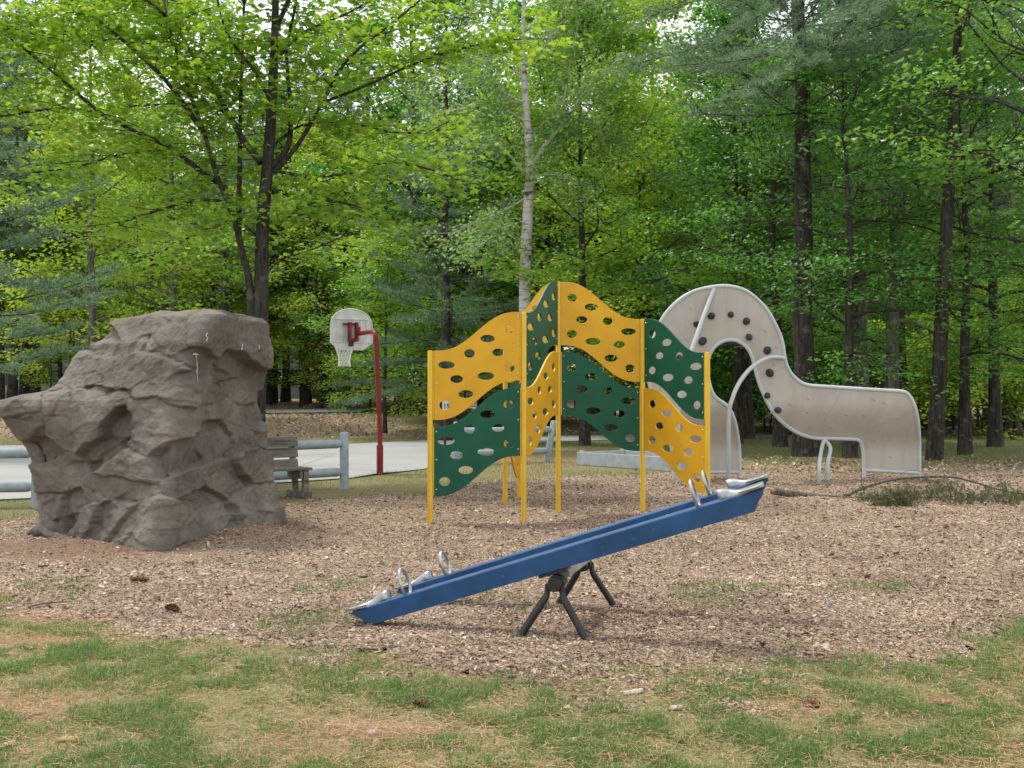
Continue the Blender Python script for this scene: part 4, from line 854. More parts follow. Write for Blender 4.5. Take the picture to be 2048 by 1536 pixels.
def build_birch():
    rng = np.random.default_rng(21); D = 34.0; base = np.array([(1049-1024)/F*D, D, 0]); T = Wood(); W = Wood(); cen = []; cl = []
    def w(q, dy=0): return P(q[0], q[1], D+dy)-base
    t = spline([np.array([0, 0, -.3]), np.array([0, 0, .1])]+[w(q) for q in ((1049, 700), (1050, 560), (1056, 420), (1060, 330), (1052, 200), (1045, 90), (1050, -40), (1055, -250))], 4)
    T.add(t, np.interp(np.linspace(0, 1, len(t)), [0, .1, .5, .75, 1], [.24, .20, .155, .085, .02]), 12)
    limbs = [([(1062, 330), (1090, 290), (1120, 240), (1140, 130), (1160, 30)], .08, .8), ([(1085, 300), (1130, 240), (1180, 170), (1255, 100)], .05, -1), ([(1055, 205), (1020, 190), (980, 150), (950, 100)], .05, .5), ([(1048, 130), (1090, 90), (1130, 30), (1170, -60)], .06, -.5),
             ([(1060, 360), (1010, 300), (960, 270), (900, 290), (850, 330)], .04, -1.2), ([(1058, 390), (1010, 420), (960, 440), (900, 470)], .03, 1.4), ([(1052, 240), (1000, 215), (930, 215), (860, 230)], .04, 1), ([(1062, 350), (1120, 350), (1180, 380)], .025, -1), ([(1045, 100), (1000, 40), (960, -40)], .05, .3),
             ([(1050, 440), (1000, 460), (950, 500)], .02, -1.2), ([(1057, 280), (1110, 230), (1190, 250), (1240, 300)], .03, 1.6), ([(1050, 60), (1110, 10), (1190, 0), (1250, 40)], .04, 1.2), ([(1045, 150), (980, 110), (900, 130), (840, 180)], .04, -1.3), ([(1050, -40), (1110, -120)], .05, 0), ([(1050, -40), (990, -140)], .05, 0)]
    for pts, r0, dy in limbs:
        n = len(pts); ps = spline([w(q, dy*i/(n-1)) for i, q in enumerate(pts)], 4); m = len(ps); (T if r0 > .045 else W).add(ps, np.linspace(r0, .012, m), 6); Lt = np.linalg.norm(np.diff(ps, axis=0), axis=1).sum()
        for j in range(int(Lt*8)):
            f_ = (.25+.75*rng.uniform())*(m-1); i = min(m-2, int(f_)); p = ps[i]+(ps[i+1]-ps[i])*(f_-i); sp = grow(rng, p, rng.normal(0, 1, 3)*[1, 1, .5], rng.uniform(.5, 1.4), 3, .3, -.22); W.add(sp, [.01, .007, .005, .003], 3); c = rng.uniform()
            for e in sp[1:]:
                q = rng.integers(7, 18); cen.append(e+rng.normal(0, 1, (q, 3))*[.22, .22, .24]-[0, 0, .12]); cl.append(np.full(q, c))
    cen = np.concatenate(cen); cl = np.concatenate(cl); print('birch leaves', len(cen)); crown = leaf_cards('crown', cen, .115, rng, QUAD_T*[1.35, 1], .8, .9, clump=cl)
    tree('birch_tree', (T.mesh('trunk'), W.mesh('limbs'), crown), tuple(base), 0, 1.0, ('birch', 'birch', 'leaf_birch'), 'white barked birch rising behind the peak of the climbing panels')
build_birch()

# --- shared kinds for the wood behind
DEC = [make_decid(101, 21, 4.6, 4.0, .25, 34, 38, .23), make_decid(102, 19, 4.0, 3.0, .20, 32, 38, .22), make_decid(103, 23, 5.0, 5.5, .28, 34, 40, .24), make_decid(104, 15, 3.8, 1.6, .16, 30, 38, .21)]
BUSH = make_decid(113, 2.7, 1.7, .12, .03, 18, 22, .13, .36, .5, (25, 60))
SAP = [make_decid(111, 6.5, 2.3, .8, .06, 17, 22, .14, .42, .28), make_decid(112, 4.0, 1.9, .4, .04, 14, 20, .12, .38, .3)]
MID = [make_decid(121, 14, 4.2, 3.2, .22, 26, 36, .15, .6, .22, (5, 50), 7)]
PIN = [make_pine(201, 20, 4.6, 2.6, .26), make_pine(202, 23, 4.2, 5.0, .28), make_pine(203, 26, 4.4, 9.5, .31)]
BK = ('bark_dark', 'bark_dark'); BG = ('bark_grey', 'bark_grey')
rng = np.random.default_rng(5)
def put(name, kind, px, d, rz, s, mats, label, group=None): return tree(name, kind, gp3(px, d), rz, s, mats, label, 'tree' if 'shrub' not in name else 'shrub', group)
# named trees of the photograph
put('pine_tree', PIN[0], 888, 40.5, .4, .9, BK+('needle',), 'dense blue green pine left of the birch, above the hoop')
put('pine_tree', PIN[0], -70, 32, 2.0, 1.0, BK+('needle',), 'soft blue green pine at the left edge above the boulder nose')
put('pine_tree', PIN[1], 1488, 43, 1.1, 1.0, BK+('needle',), 'pine with drooping grey green boughs above the curved climber')
put('pine_tree', PIN[2], 1613, 30.3, .3, 1.0, BK+('needle',), 'thick dark pine trunk standing just behind the grey sheet climber')
put('pine_tree', PIN[2], 1726, 38, 2.2, .92, BG+('needle',), 'grey pine trunk seen above the flat part of the climber')
put('hardwood_tree', MID[0], 1782, 33.5, 1.0, 1.12, BG+('leaf_deep',), 'lichen barked hardwood with wide leafy sprays right of centre')
put('hardwood_tree', MID[0], 1560, 36, 3.0, .95, BK+('leaf_deep',), 'deep green leafy hardwood behind the arch of the climber')
put('hardwood_tree', MID[0], 1990, 36, 4.4, 1.0, BK+('leaf_deep',), 'deep green hardwood at the right edge of the wood')
put('hardwood_tree', MID[0], 2125, 27, 5.2, 1.05, BK+('leaf_deep',), 'hardwood at the right edge whose leafy sprays hang into view')
put('hardwood_tree', DEC[1], 1475, 39, .2, .85, BK+('leaf_deep',), 'dark trunk seen through the loop of the curved climber')
put('hardwood_tree', DEC[1], 1170, 37, 2.4, .85, BK+('leaf_bright',), 'short dark trunked tree beside the sandbox under the panels')
put('hardwood_tree', DEC[3], 770, 43.5, 1.2, .55, BK+('leaf_bright',), 'slim leaning tree on the bank right of the red hoop pole')
put('hardwood_tree', DEC[1], 185, 44, .8, .95, BG+('leaf_bright',), 'grey trunked tree above the left shoulder of the boulder')
put('hardwood_tree', DEC[0], 345, 50, 1.8, .95, BG+('leaf_bright',), 'pale trunked tree behind the maple fork')
put('hardwood_tree', DEC[2], 1190, 52, 1.8, 1.0, BK+('leaf_bright',), 'fresh yellow green tree right of the birch')
put('hardwood_tree', DEC[3], 1290, 46, 2.8, 1.0, BK+('leaf_bright',), 'rounded yellow green tree left of the grey arch')
# leaning pine at right, with long boughs reaching over the frame
def build_right_pine():
    rng = np.random.default_rng(31); D = 28.6; base = np.array([(1868-1024)/F*D, D, 0]); T = Wood(); W = Wood(); cen = []; dirs = []; cl = []
    def w(q, dy=0): return P(q[0], q[1], D+dy)-base
    t = spline([np.array([-.03, 0, -.3]), np.array([0, 0, .05])]+[w(q) for q in ((1876, 800), (1884, 640), (1893, 480), (1905, 300), (1915, 150), (1922, 0), (1935, -400), (1945, -900))], 4)
    T.add(t, np.interp(np.linspace(0, 1, len(t)), [0, .08, .3, .7, 1], [.33, .235, .185, .11, .03]), 12)
    for pts, dy in (([(1925, -140), (1830, -70), (1740, 0), (1650, 95), (1565, 140), (1470, 195)], -4), ([(1928, -230), (1760, -90), (1640, 0), (1590, 75), (1500, 115), (1340, 130)], -3.5), ([(1930, -260), (1700, -110), (1560, 0), (1430, 80), (1270, 125)], -2.5), ([(1922, 0), (1840, 30), (1760, 90), (1680, 110)], 2), ([(1922, -40), (1990, 10), (2060, 70), (2140, 130)], -2),
                    ([(1926, -160), (2010, -60), (2080, 20)], -3), ([(1930, -300), (1800, -160), (1600, -60), (1420, -20), (1300, 30)], -1), ([(1910, 200), (1850, 210), (1780, 240)], 1.5), ([(1912, 180), (1980, 190), (2060, 220)], -1.5), ([(1930, -300), (1850, -120), (1790, -20), (1700, 40)], -5)):
        n = len(pts); plume(rng, W, spline([w(q, dy*i/(n-1)) for i, q in enumerate(pts)], 4), .035, cen, dirs, cl, 1.2, .30, .30)
    for h in np.arange(13, 21, 1.0):
        for i in range(5): az = rng.uniform(0, 6.28); plume(rng, W, grow(rng, [1.0, 0, h], [math.cos(az), math.sin(az), .05], rng.uniform(2, 4), 5, .12, .03), .03, cen, dirs, cl, .8)
    tree('pine_tree', (T.mesh('trunk'), W.mesh('limbs'), tufts('crown', np.array(cen), np.array(dirs), rng, 10, .17, .009, np.array(cl))), tuple(base), 0, 1.0, BK+('needle',), 'leaning dark pine at right whose long boughs arch over the clearing')
build_right_pine()
# understorey
for px, d, k, s, mt, lb in ((1940, 42, 0, 1.0, 'leaf_bright', 'leafy shrub at the right edge of the lawn'), (2030, 46, 0, 1.1, 'leaf_bright', 'taller shrub at the far right edge of the wood'), (1830, 47, 1, 1.0, 'leaf_deep', 'low shrub behind the leaning pine'), (1540, 48, 1, 1.2, 'leaf_deep', 'shrub seen through the gap under the climber arch'),
                            (1690, 50, 0, .8, 'leaf_deep', 'shrub behind the flat part of the grey climber'), (860, 48, 0, .9, 'leaf_deep', 'bushy sapling left of the yellow panels'), (600, 66, 0, 1.0, 'leaf_bright', 'sapling by the grey building'), (700, 60, 0, .85, 'leaf_bright', 'sapling under the basketball net'), (690, 63, 1, .6, 'leaf_bright', 'low bright bush at the road edge'),
                            (1240, 60, 0, 1.1, 'leaf_deep', 'sapling behind the green centre panel'), (980, 58, 0, 1.1, 'leaf_bright', 'sapling left of the birch foot'), (1100, 64, 0, 1.1, 'leaf_deep', 'sapling right of the birch foot'), (1380, 55, 0, 1.0, 'leaf_deep', 'sapling behind the left foot of the climber'), (100, 58, 0, 1.0, 'leaf_bright', 'sapling beyond the boulder nose'), (250, 60, 0, 1.1, 'leaf_bright', 'sapling hidden low behind the boulder')):
    put('leafy_shrub', SAP[k], px, d, px*.37, s, BK+(mt,), lb)
for i, (px, d, s_) in enumerate(((1500, 47, 1.1), (1565, 50, 1.2), (1640, 48, 1.0), (1705, 46, 1.1), (1765, 49, 1.2), (1845, 45, 1.0), (1905, 48, 1.35), (1965, 45, 1.2), (2025, 49, 1.4), (1450, 51, 1.2), (1400, 56, 1.3), (1875, 52, 1.4), (1935, 53, 1.5), (1995, 54, 1.5), (2050, 47, 1.4), (1740, 53, 1.4), (1600, 54, 1.3), (1530, 56, 1.3), (870, 50, 1.3), (820, 56, 1.2), (915, 57, 1.3))):
    put('leafy_shrub', BUSH, px, d, i*2.1, s_*1.25, BK+('leaf_bright' if i % 3 else 'leaf_deep',), ('bright' if i % 3 else 'deep')+' green bush at the wood edge '+('left of the yellow panels' if px < 1000 else 'seen under the climber arch' if px < 1600 else 'behind the flat sheet of the climber' if px < 1800 else 'along the right lawn'), 'bushes at the wood edge')
def build_log():
    rg = np.random.default_rng(9); a = np.array(gp3(1945, 47.5)); b = np.array(gp3(2075, 46.5)); root = empty('fallen_log', tuple(a), 0, 'rotting brown log lying on the far right lawn edge', 'log')
    ps = spline([np.zeros(3)+[0, 0, .16], (b-a)*.3+[0, .1, .2], (b-a)*.65+[0, -.05, .17], (b-a)+[0, 0, .14]], 6); V, Q, _ = tube(ps, np.linspace(.17, .11, len(ps)), 10); V += rg.normal(0, .012, V.shape)
    mobj('stem', np_mesh('stem', V, [Q], smooth=True), M['rot'], root); W_ = Wood()
    for t in (.2, .5, .75): p = ps[int(t*(len(ps)-1))]; W_.add(np.array([p, p+[rg.uniform(-.2, .2), -.1, .35]]), [.04, .015], 6)
    mobj('branch_stub', W_.mesh('branch_stub'), M['rot'], root)
M['rot'] = barkmat('rotting log', (.09, .05, .03), (.32, .2, .12), 10, 10)
build_log()
# the wood: rows of single trees
zones = ((-900, 420, 'left above the boulder'), (420, 860, 'behind the basketball hoop'), (860, 1300, 'behind the climbing panels'), (1300, 1750, 'behind the curved climber'), (1750, 2400, 'at the right edge'))
def zone(px): return next((z for a, b, z in zones if a <= px < b), zones[-1][2])
rows = ((57, 170, .0, 'front'), (68, 135, .4, 'second'), (80, 120, .7, 'third'), (96, 100, .2, 'far'), (116, 75, .5, 'farthest'), (138, 62, .1, 'last'))
for d, stp, ph, rown in rows:
    px = (-260 if d > 100 else -560)+ph*stp
    while px < (2320 if d > 100 else 2560):
        q = px+rng.uniform(-.3, .3)*stp; dd = d+rng.uniform(-4, 4); r = rng.uniform(); px += stp
        if d < 90 and -80 < q < 690 and 52 < dd < 96:
            dd = 96+rng.uniform(0, 8) if dd > 74 else 68+rng.uniform(0, 7)
        if d in (80, 96) and q > 640 and r > .38: continue
        right = q > 1350; zz_ = rown+' row of the wood '
        z = zone(q)
        if r < .2 and d < 110: put('pine_tree', PIN[1 if r < .12 else 2], q, dd, r*25, rng.uniform(.85, 1.1), BK+('needle',), 'tall dark pine in the '+zz_+z, 'pines of the '+zz_+z)
        else:
            mt = 'leaf_deep' if (right and r < .75) or r < .38 else 'leaf_bright'
            put('hardwood_tree', DEC[int(rng.integers(0, 4)) if d < 110 else 3], q, dd, r*40, rng.uniform(.85, 1.15) if d < 110 else rng.uniform(1.4, 1.8), (BG if r > .8 else BK)+(mt,), ('deep' if mt == 'leaf_deep' else 'yellow')+' green hardwood in the '+zz_+z, ('deep' if mt == 'leaf_deep' else 'yellow')+' green hardwoods of the '+zz_+z)
for i, (px, d) in enumerate(((720, 84), (790, 72), (850, 78), (930, 74), (1010, 80), (1080, 74), (1150, 82), (1230, 76), (1300, 70), (1370, 78), (1440, 66), (1510, 72), (1580, 64), (1650, 74), (1730, 66), (1800, 72), (1860, 62), (1930, 70), (1990, 60), (2060, 66), (815, 62), (770, 66), (880, 66), (740, 64), (1980, 74), (2030, 58), (1955, 54), (760, 95), (900, 98), (1050, 96), (1200, 98), (1350, 95), (1500, 92), (1620, 90), (1760, 88), (1900, 86), (2040, 84), (200, 66), (120, 68), (330, 67), (420, 66))):
    put('leafy_shrub', SAP[0], px, d, i*1.7, 1.0+.25*((i*7) % 5)/5, BK+(('leaf_deep', 'leaf_bright')[i % 2],), ('deep' if i % 2 == 0 else 'bright')+' green sapling under the trees '+zone(px), 'saplings under the trees '+zone(px))
for px, d, k, s, mt, lb in ((120, 64, 3, 1.0, 'leaf_bright', 'yellow green tree filling in behind the left pine'), (300, 64, 3, 1.05, 'leaf_bright', 'bushy bright tree behind the maple stem'), (430, 66, 3, 1.0, 'leaf_bright', 'low branched bright tree left of the maple trunk'), (640, 65, 1, .9, 'leaf_bright', 'bright tree overhanging the road behind the hoop'), (800, 60, 3, 1.0, 'leaf_deep', 'green tree filling behind the red pole'), (960, 62, 3, 1.05, 'leaf_bright', 'bright tree between the pine and the birch'), (1400, 50, 3, .95, 'leaf_bright', 'bright tree just left of the arch top'), (1700, 29.5, 4, .78, 'leaf_deep', 'young hardwood with level leafy sprays above the climber'), (1930, 31, 4, .8, 'leaf_deep', 'young hardwood spreading over the right lawn')):
    put('hardwood_tree', (DEC+MID)[k], px, d, px*.11, s, BK+(mt,), lb)
# bare straight trunks between (tall trees whose crowns are lost in the canopy)
for px, d, lb in ((24, 62, 'dark trunk at the far left edge above the boulder nose'), (48, 66, 'second dark trunk from the left edge'), (70, 63, 'third dark trunk from the left edge'), (445, 60, 'dark trunk just left of the maple stems'), (545, 71, 'dark trunk between the building windows, next to the maple'), (572, 73, 'second dark trunk in front of the grey building'), (612, 70, 'trunk in front of the brick end of the building'), (655, 72, 'dark trunk behind the basketball net'), (690, 74, 'dark trunk right of the basketball net'), (738, 76, 'grey trunk just left of the red pole'),
                  (1805, 44, 'thin dark trunk beside the lichen barked hardwood'), (2020, 48, 'pale thin trunk near the right edge'), (1900, 58, 'dark trunk deep in the wood behind the leaning pine')):
    put('pine_tree', PIN[2], px, d, px, rng.uniform(.85, 1.05), (BG if px in (2020, 738) else BK)+('needle',), lb)

# ================================================================== FALLEN BRANCH
def build_branch():
    rng = np.random.default_rng(41); D = 17.4; base = np.array([(1700-1024)/F*D, D, 0]); root = empty('fallen_branch', tuple(base), 0, 'broken pine bough lying on the chips at right', 'branch')
    def w(px, py, d): return P(px, py, d)-base
    st = spline([w(1545, 982, 17.3), w(1580, 987, 17.5), w(1640, 993, 17.55), w(1690, 996, 17.5), w(1740, 997, 17.4), w(1775, 999, 17.2)], 5); MB().tube(st, np.linspace(.058, .028, len(st)), 9).build('stem', M['branch'], root)
    MB().tube(spline([w(1532, 975, 17.2), w(1548, 981, 17.3), w(1562, 985, 17.4)], 4), np.array([.004, .012, .02, .026, .032, .03, .028, .03, .03]), 7).build('split_end', M['split'], root)
    twigs = [([(1688, 994, 17.5), (1715, 980, 17.4), (1750, 968, 17.3), (1800, 957, 17.3), (1890, 953, 17.2), (1940, 962, 17.1), (2000, 980, 17.0), (2060, 990, 16.9)], .028), ([(1640, 993, 17.55), (1690, 1000, 17.3), (1740, 1003, 17.0)], .018), ([(1760, 999, 17.2), (1830, 995, 16.9), (1900, 993, 16.9), (1960, 988, 17)], .012),
             ([(1870, 1010, 16.2), (1920, 1019, 16), (1990, 1016, 16), (2080, 1020, 15.9)], .013), ([(1690, 990, 17.5), (1695, 975, 17.5), (1706, 960, 17.6)], .006), ([(1565, 984, 17.5), (1585, 974, 17.6), (1595, 968, 17.7)], .006), ([(1785, 960, 17.3), (1810, 943, 17.3), (1835, 941, 17.3), (1850, 950, 17.2)], .004), ([(1740, 1000, 17.2), (1790, 1005, 16.5), (1850, 1003, 16.3)], .008)]
    for pts, r in twigs: ps = spline([w(*q) for q in pts], 5); ps[:, 2] = np.maximum(ps[:, 2], r+.02); MB().tube(ps, np.linspace(r, r*.35, len(ps)), 6).build('twig', M['branch'], root)
    cen = []; dirs = []; cl = []
    def cluster(px, py, d, n, sx, sz, dr):
        c = w(px, py, d); p = c+rng.normal(0, 1, (n, 3))*[sx, .12, sz]; p[:, 2] = np.maximum(p[:, 2], .03); cen.append(p); dirs.append(np.tile(dr, (n, 1))+rng.normal(0, .25, (n, 3))); cl.append(np.full(n, rng.uniform()))
    for k in range(6): cluster(1762+k*10, 1012-4*k, 16.1, 30, .09, .07, (-.2+.1*k, -.25, .2))
    cluster(1745, 1005, 16.6, 30, .12, .06, (-.3, -.1, .3)); cluster(1800, 1000, 16.4, 40, .12, .08, (.2, -.2, .3))
    for px in range(1835, 2060, 13): cluster(px+rng.uniform(-4, 4), 984+rng.uniform(-14, 18), 16.6+rng.uniform(-.4, .4), 17, .022, .10, (rng.uniform(-.15, .15), -.1, -.6))
    for px in range(1720, 1900, 24): cluster(px, 983+rng.uniform(-10, 8), 17.1, 12, .07, .05, (0, -.2, -.3))
    for k in range(8): cluster(1900+k*19, 1008+rng.uniform(-6, 6), 16.2, 8, .05, .04, (.1, 0, .5))
    mobj('needle_sprays', tufts('needle_sprays', np.concatenate(cen), np.concatenate(dirs), rng, 11, .14, .0034, np.concatenate(cl), .32), M['needle_dry'], root)
build_branch()

# ================================================================== GROUND COVER
def scatter_area(rng, n, dmin, dmax, power, amax=.56):
    """points in the wedge around the clearing, density falling as d**-power"""
    u = rng.uniform(0, 1, n); e = 2-power
    d = (dmin**e+u*(dmax**e-dmin**e))**(1/e); a = rng.uniform(-amax, amax, n); return a*d, d
def flakes(name, x, y, z, ln, wd, rng, mat, label, tilt=.28, shade=None):
    n = len(x); az = rng.uniform(0, 2*np.pi, n); u = np.stack([np.cos(az), np.sin(az), rng.normal(0, tilt, n)], 1); v = np.stack([-np.sin(az), np.cos(az), rng.normal(0, tilt*1.6, n)], 1)
    C = np.stack([x, y, z], 1); u *= ln[:, None]/2; v *= wd[:, None]/2; k = rng.uniform(.35, 1, (n, 1))
    V = np.stack([C-u-v*k, C-u*rng.uniform(.7, 1, (n, 1))+v, C+u+v*rng.uniform(.3, 1, (n, 1)), C+u*rng.uniform(.7, 1, (n, 1))-v], 1).reshape(-1, 3)
    r = np.clip(rng.beta(2.0, 2.3, n)+(0 if shade is None else shade), 0, 1)
    return tag(mobj(name, np_mesh(name, V, [np.arange(n*4).reshape(n, 4)], r), mat), label, None, None, 'stuff')
def build_cover():
    rng = np.random.default_rng(77)
    x, y = scatter_area(rng, 520000, 5.6, 25, 1.75); m = chipmask(x, y); dirt = np.hypot((x+4.5)/1.9, (y-11.25)/.85)
    p = (ss(-.75, .25, m)**1.6+.22*ss(-2.2, -.2, m)*ss(.52, .66, fbm(xy0(x*1.7, y*1.7), 3, 57)))*(.25+.75*ss(.6, 1.35, dirt)); keep = (rng.uniform(0, 1, len(x)) < p) & ~((np.abs(x+4.1) < 1) & (np.abs(y-13.3) < .9)); x = x[keep]; y = y[keep]; m = m[keep]
    z = np.maximum(bedz(x, y)[0], gz(x, y)-.02)+rng.uniform(.002, .018, len(x)); sc_ = (np.maximum(y, 7)/8)**.35
    ln = rng.lognormal(math.log(.0145), .5, len(x))*sc_; wd = ln*rng.uniform(.22, .55, len(x)); big = rng.uniform(0, 1, len(x)) < .02; ln[big] *= 1.9
    flakes('wood_chips', x, y, z, np.minimum(ln, .13), np.minimum(wd, .028), rng, M['chips'], 'loose tan and brown wood chips covering the play area', shade=(fbm(xy0(x*1.5, y*1.5), 3, 15)-.5)*.35); print('chips', len(x))
    # grass blades
    def blades(x, y, h, wd, rr):
        n = len(x); az = rng.uniform(0, 2*np.pi, n); s = np.stack([np.cos(az), np.sin(az), 0*az], 1)*wd[:, None]; l = rng.normal(0, .38, (n, 2)); b = np.stack([x, y, np.maximum(gz(x, y)-.025, np.where(chipmask(x, y) > 0, bedz(x, y)[0], -9))], 1)
        mid = b+np.stack([l[:, 0]*h*.35, l[:, 1]*h*.35, h*.6], 1); tip = b+np.stack([l[:, 0]*h*1.1, l[:, 1]*h*1.1, h*rng.uniform(.8, 1.05, n)], 1)
        V = np.stack([b-s, b+s, mid+s*.75, mid-s*.75, tip], 1).reshape(-1, 3); i = np.arange(n)*5
        return V, np.stack([i, i+1, i+2, i+3], 1), np.stack([i+3, i+2, i+4], 1), rr
    x, y = scatter_area(rng, 420000, 3.2, 9.5, 1.2, .62); m = chipmask(x, y); g = greenness(x, y)
    cl_ = ss(.36, .60, fbm(xy0(x*6, y*6), 3, 44)); p = ss(.30, -.75, m)*(.16+.84*g)*(.18+.95*cl_)+.02*(m > .2)*ss(.62, .7, fbm(xy0(x*1.3+9, y*1.3), 3, 55))*12; k = rng.uniform(0, 1, len(x)) < p; x = x[k]; y = y[k]; g = g[k]
    cl_ = cl_[k]; h = rng.uniform(.016, .055, len(x))*(.45+.5*g+.55*cl_*g)*(1+.6*(fbm(xy0(x*3, y*3), 2, 66)-.4)); rr = np.clip(rng.uniform(0, .7, len(x))+1.1*(1-g)*rng.uniform(0, 1, len(x)), 0, 1)
    A = blades(x, y, h, rng.uniform(.0012, .0024, len(x)), rr); print('grass', len(x))
    # grass along the fence, round the sandbox and on the lawn beyond
    x2, y2 = scatter_area(rng, 150000, 13, 60, 1.5, .56); m = chipmask(x2, y2); c = inpoly(x2, y2, court); g2 = fbm(xy0(x2*.6, y2*.6), 3, 8)
    wr = ss(-.075, -.01, x2/y2); bank = (1-wr)*ss(42, 44, y2); p = ss(.1, -.5, m)*ss(.30, .52, g2)*(~c)*(1-.85*bank); k = rng.uniform(0, 1, len(x2)) < p; x2 = x2[k]; y2 = y2[k]
    sc_ = (y2/16)**.5; B = blades(x2, y2, rng.uniform(.035, .085, len(x2))*sc_, .0028*sc_*rng.uniform(.8, 1.3, len(x2)), rng.uniform(0, .8, len(x2)))
    off = len(A[0]); V = np.concatenate([A[0], B[0]]); me = np_mesh('grass', V, [np.concatenate([A[1], B[1]+off]), np.concatenate([A[2], B[2]+off])], np.concatenate([A[3], B[3], A[3], B[3]]))
    tag(mobj('grass', me, M['grass']), 'patchy green grass blades', None, None, 'stuff'); print('grass far', len(x2))
    # brown pine straw lying in the lawn and round its edge
    x, y = scatter_area(rng, 150000, 3.2, 9.2, 1.2, .62); m = chipmask(x, y); p = ss(.5, -.3, m)*(1.05-.65*greenness(x, y)); k = rng.uniform(0, 1, len(x)) < p; x = x[k]; y = y[k]
    flakes('pine_straw', x, y, gz(x, y)+rng.uniform(.0, .02, len(x)), rng.uniform(.03, .085, len(x)), rng.uniform(.0015, .0032, len(x)), rng, M['straw'], 'dry orange brown pine needles lying in the thin grass', .12)
    # dead leaves on the bank and the forest floor
    x, y = scatter_area(rng, 110000, 22, 75, .9, .6); wr = ss(-.075, -.01, x/y); bank = ss(40.5, 43.5, y)*(1-ss(54, 56, y))*(1-wr); floor = ss(46, 54, y)*wr+ss(63, 66, y)*(1-wr); band = ss(22.5, 24, y)*(1-ss(27, 31, y))*ss(2.5, 5, x)
    p = np.clip(bank*ss(.22, .42, fbm(xy0(x*.5, y*.5), 3, 11))+floor*.7+band*.6, 0, 1)*(~inpoly(x, y, court)); k = rng.uniform(0, 1, len(x)) < p; x = x[k]; y = y[k]; ln = rng.uniform(.04, .10, len(x))*(y/45)**.4
    flakes('leaf_litter', x, y, gz(x, y)+rng.uniform(.0, .03, len(x)), ln, ln*.75, rng, M['leaflitter'], 'dry tan leaves lying on the bank and forest floor', .4); print('litter', len(x))
build_cover()
# --- single bits lying about
def ground_pt(px, py): d = F*CH/(py-YH); x = (px-1024)/F*d; z = max(gz1(x, d)-.02, float(bedz(np.array([x]), np.array([d]))[0][0])); return x, d, z
def stick(pts, r, label, mat='branch'):
    g = [np.array(ground_pt(*q)) for q in pts]; b = g[0]; ps = spline([q-b+[0, 0, r+.012] for q in g], 5); mb = MB(); mb.tube(ps, np.linspace(r, r*.5, len(ps)), 6)
    o = mb.build('twig', M[mat]); o.location = b; tag(o, label, 'twig')
stick([(58, 1218), (100, 1213), (145, 1211)], .008, 'thin grey stick at the edge of the chips below the boulder')
stick([(1340, 1226), (1375, 1248), (1392, 1262)], .006, 'slanting twig on the chips right of the seesaw legs')
stick([(1150, 1262), (1220, 1258), (1260, 1250)], .004, 'pale thin twig beside the front seesaw foot')
stick([(50, 1435), (80, 1424), (110, 1440)], .004, 'curved dry stem in the grass at lower left')
stick([(1040, 1431), (1075, 1433), (1095, 1442)], .003, 'thin stem in the grass below the seesaw')
stick([(1420, 1417), (1470, 1412), (1500, 1416)], .005, 'thin stick in the grass at lower right of the seesaw')
stick([(330, 1505), (380, 1520), (420, 1500)], .004, 'greenish stem at the bottom edge left of centre')
def cone(px, py, L, rz, label):
    rng = np.random.default_rng(px); x, y, z = ground_pt(px, py); mb = MB(); n = 12; V = []
    core = np.array([(-L/2+L*i/9, 0, 0) for i in range(10)]); mb.tube(core, L*.10*np.sin(np.linspace(.35, 2.8, 10)), 7)
    for i in range(46):
        t = i/46; a = i*2.4; xx = -L/2+L*t; r = L*.24*math.sin(.35+t*2.4); d = np.array([.5, math.cos(a), math.sin(a)]); p = np.array([xx, math.cos(a)*r*.4, math.sin(a)*r*.4]); q = p+d*r*.75; s = np.array([0, -math.sin(a), math.cos(a)])*L*.07
        mb.add([p-s*.5, p+s*.5, q+s, q-s, (p+q)/2+np.array([.006, 0, 0])], [(0, 1, 2, 3), (0, 1, 4), (2, 3, 4)])
    o = mb.build('pine_cone', M['bark_cone'], None, False); o.location = (x, y, z+L*.16); o.rotation_euler = (0, .1, rz); tag(o, label, 'pine cone', 'pine cones on the ground')
M['bark_cone'] = painted('pine cone scale', (.16, .075, .035), .8, .3, None, 40)
cone(280, 1168, .16, .3, 'dark brown pine cone on the chips below the boulder'); cone(345, 1228, .14, -.6, 'tan pine cone where grass meets chips at left'); cone(1890, 1060, .12, 1.0, 'small dark cone on the chips at far right'); cone(845, 1403, .12, .2, 'pine cone half sunk in the grass below the seesaw toe'); cone(1620, 1404, .0001 if False else .11, .5, 'small cone in the grass at lower right'); cone(1733, 1158, .09, .9, 'tiny dark cone out on the chips right of the seesaw')
def bark(px, py, L, W_, rz, label, mat='split'):
    x, y, z = ground_pt(px, py); rng = np.random.default_rng(px+py); n = 9; V = []; 
    for i in range(n):
        t = i/(n-1); hw = W_/2*math.sin(.35+t*2.5)*rng.uniform(.8, 1.1)
        for q in (-1, -.4, .4, 1): V.append((L*(t-.5), q*hw, .010+.012*(1-q*q)+rng.normal(0, .0015)))
    V += [(a, b, c-.007) for a, b, c in V]; m = n*4; Fc = [(i*4+j, i*4+4+j, i*4+5+j, i*4+j+1) for i in range(n-1) for j in range(3)]; Fc += [tuple(m+k for k in f[::-1]) for f in Fc]
    rim = [i*4 for i in range(n)]+[(n-1)*4+1, (n-1)*4+2]+[i*4+3 for i in range(n-1, -1, -1)]+[2, 1]; Fc += [(rim[k], rim[(k+1) % len(rim)], m+rim[(k+1) % len(rim)], m+rim[k])[::-1] for k in range(len(rim))]
    me = bpy.data.meshes.new('bark_piece'); me.from_pydata(V, [], Fc); me.update(); o = mobj('bark_piece', me, M[mat]); o.location = (x, y, z+.006); o.rotation_euler = (0, 0, rz); tag(o, label, 'bark piece')
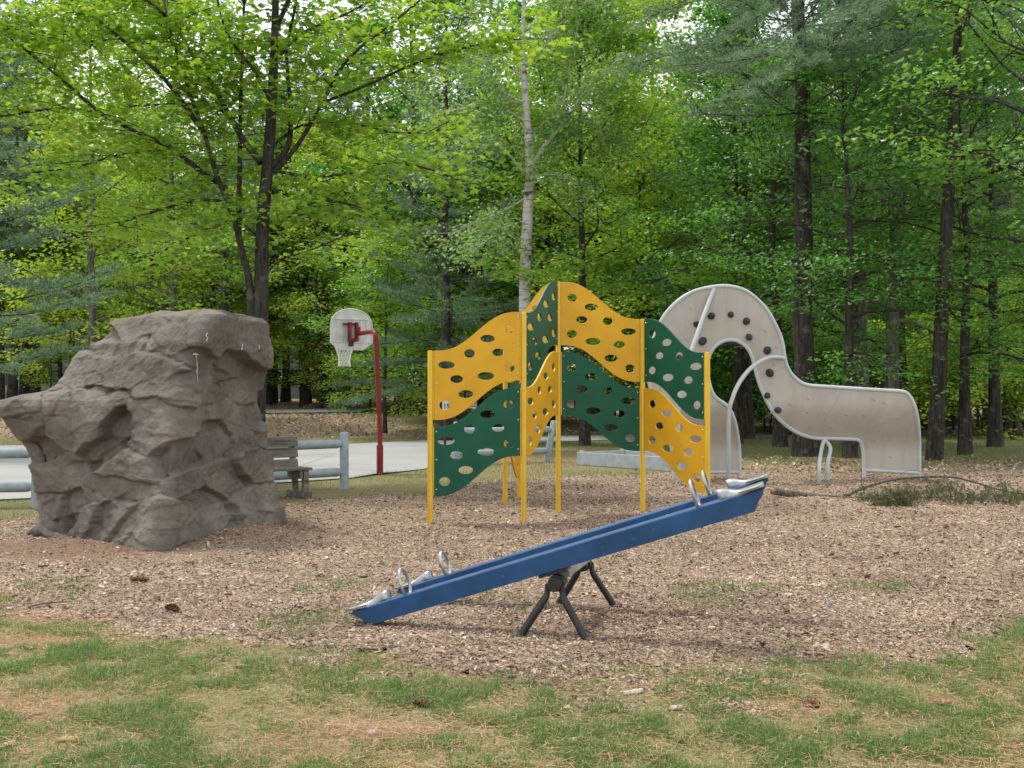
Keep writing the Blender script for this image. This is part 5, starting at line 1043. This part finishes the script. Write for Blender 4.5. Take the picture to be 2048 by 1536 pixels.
M['bark_piece'] = painted('rusty bark flake', (.26, .12, .06), .85, .25, None, 25); M['char'] = painted('dark bark flake', (.035, .03, .027), .9, .3, None, 25); M['pale_chip'] = painted('bleached wood sliver', (.55, .48, .42), .8, .12, None, 25)
for a in ((490, 1331, .10, .028, .2, 'rusty curled bark strip in the grass left of the seesaw toe', 'bark_piece'), (485, 1329, .06, .02, -.2, 'pale sliver beside the rusty bark strip', 'pale_chip'), (1265, 1380, .13, .045, .5, 'large pale wood flake in the grass under the seesaw legs', 'pale_chip'), (1320, 1510, .12, .03, .35, 'black bark piece near the bottom edge', 'char'),
          (1405, 1409, .11, .03, .3, 'orange wood sliver in the grass right of centre', 'split'), (1880, 1397, .13, .07, -.4, 'curled pale bark flake in the lower right grass', 'bark_piece'), (10, 1487, .12, .03, 1.0, 'pale wood sliver at the lower left edge', 'split'), (265, 1531, .12, .03, .3, 'pale stick fragment at the bottom left', 'pale_chip'), (1350, 1411, .08, .03, .1, 'white flake in the grass right of centre', 'pale_chip'),
          (88, 1143, .08, .025, .1, 'dark bark bit on the soil at far left', 'char'), (410, 1156, .10, .035, .1, 'pale wood flake on the chips below the boulder corner', 'pale_chip'), (1150, 1475, .09, .03, .7, 'pale flake in the straw below the seesaw', 'pale_chip'), (140, 1474, .11, .025, .05, 'tan sliver in the grass at lower left', 'split'), (1565, 1070, .10, .03, .1, 'pale sliver on the chips under the seesaw seat', 'pale_chip'), (745, 1460, .05, .03, .3, 'small white flake in the grass below centre', 'pale_chip')): bark(*a)
for px, py, lb in ((175, 1299, 'blue plastic scrap in the grass at left'), (1660, 1221, 'tiny blue scrap on the chips at right')):
    x, y, z = ground_pt(px, py); mb = MB(); rg = np.random.default_rng(px); V = [(math.cos(a)*.018*rg.uniform(.6, 1.2), math.sin(a)*.013*rg.uniform(.6, 1.2), h+rg.uniform(0, .008)) for h in (0, .012) for a in np.linspace(0, 6.28, 7, endpoint=False)]
    mb.add(V, [tuple(range(6, -1, -1)), tuple(range(7, 14))]+[(i, (i+1) % 7, 7+(i+1) % 7, 7+i) for i in range(7)]); o = mb.build('plastic_scrap', M['blue_litter'], None, False); o.location = (x, y, z+.012); tag(o, lb, 'litter', 'blue litter scraps')
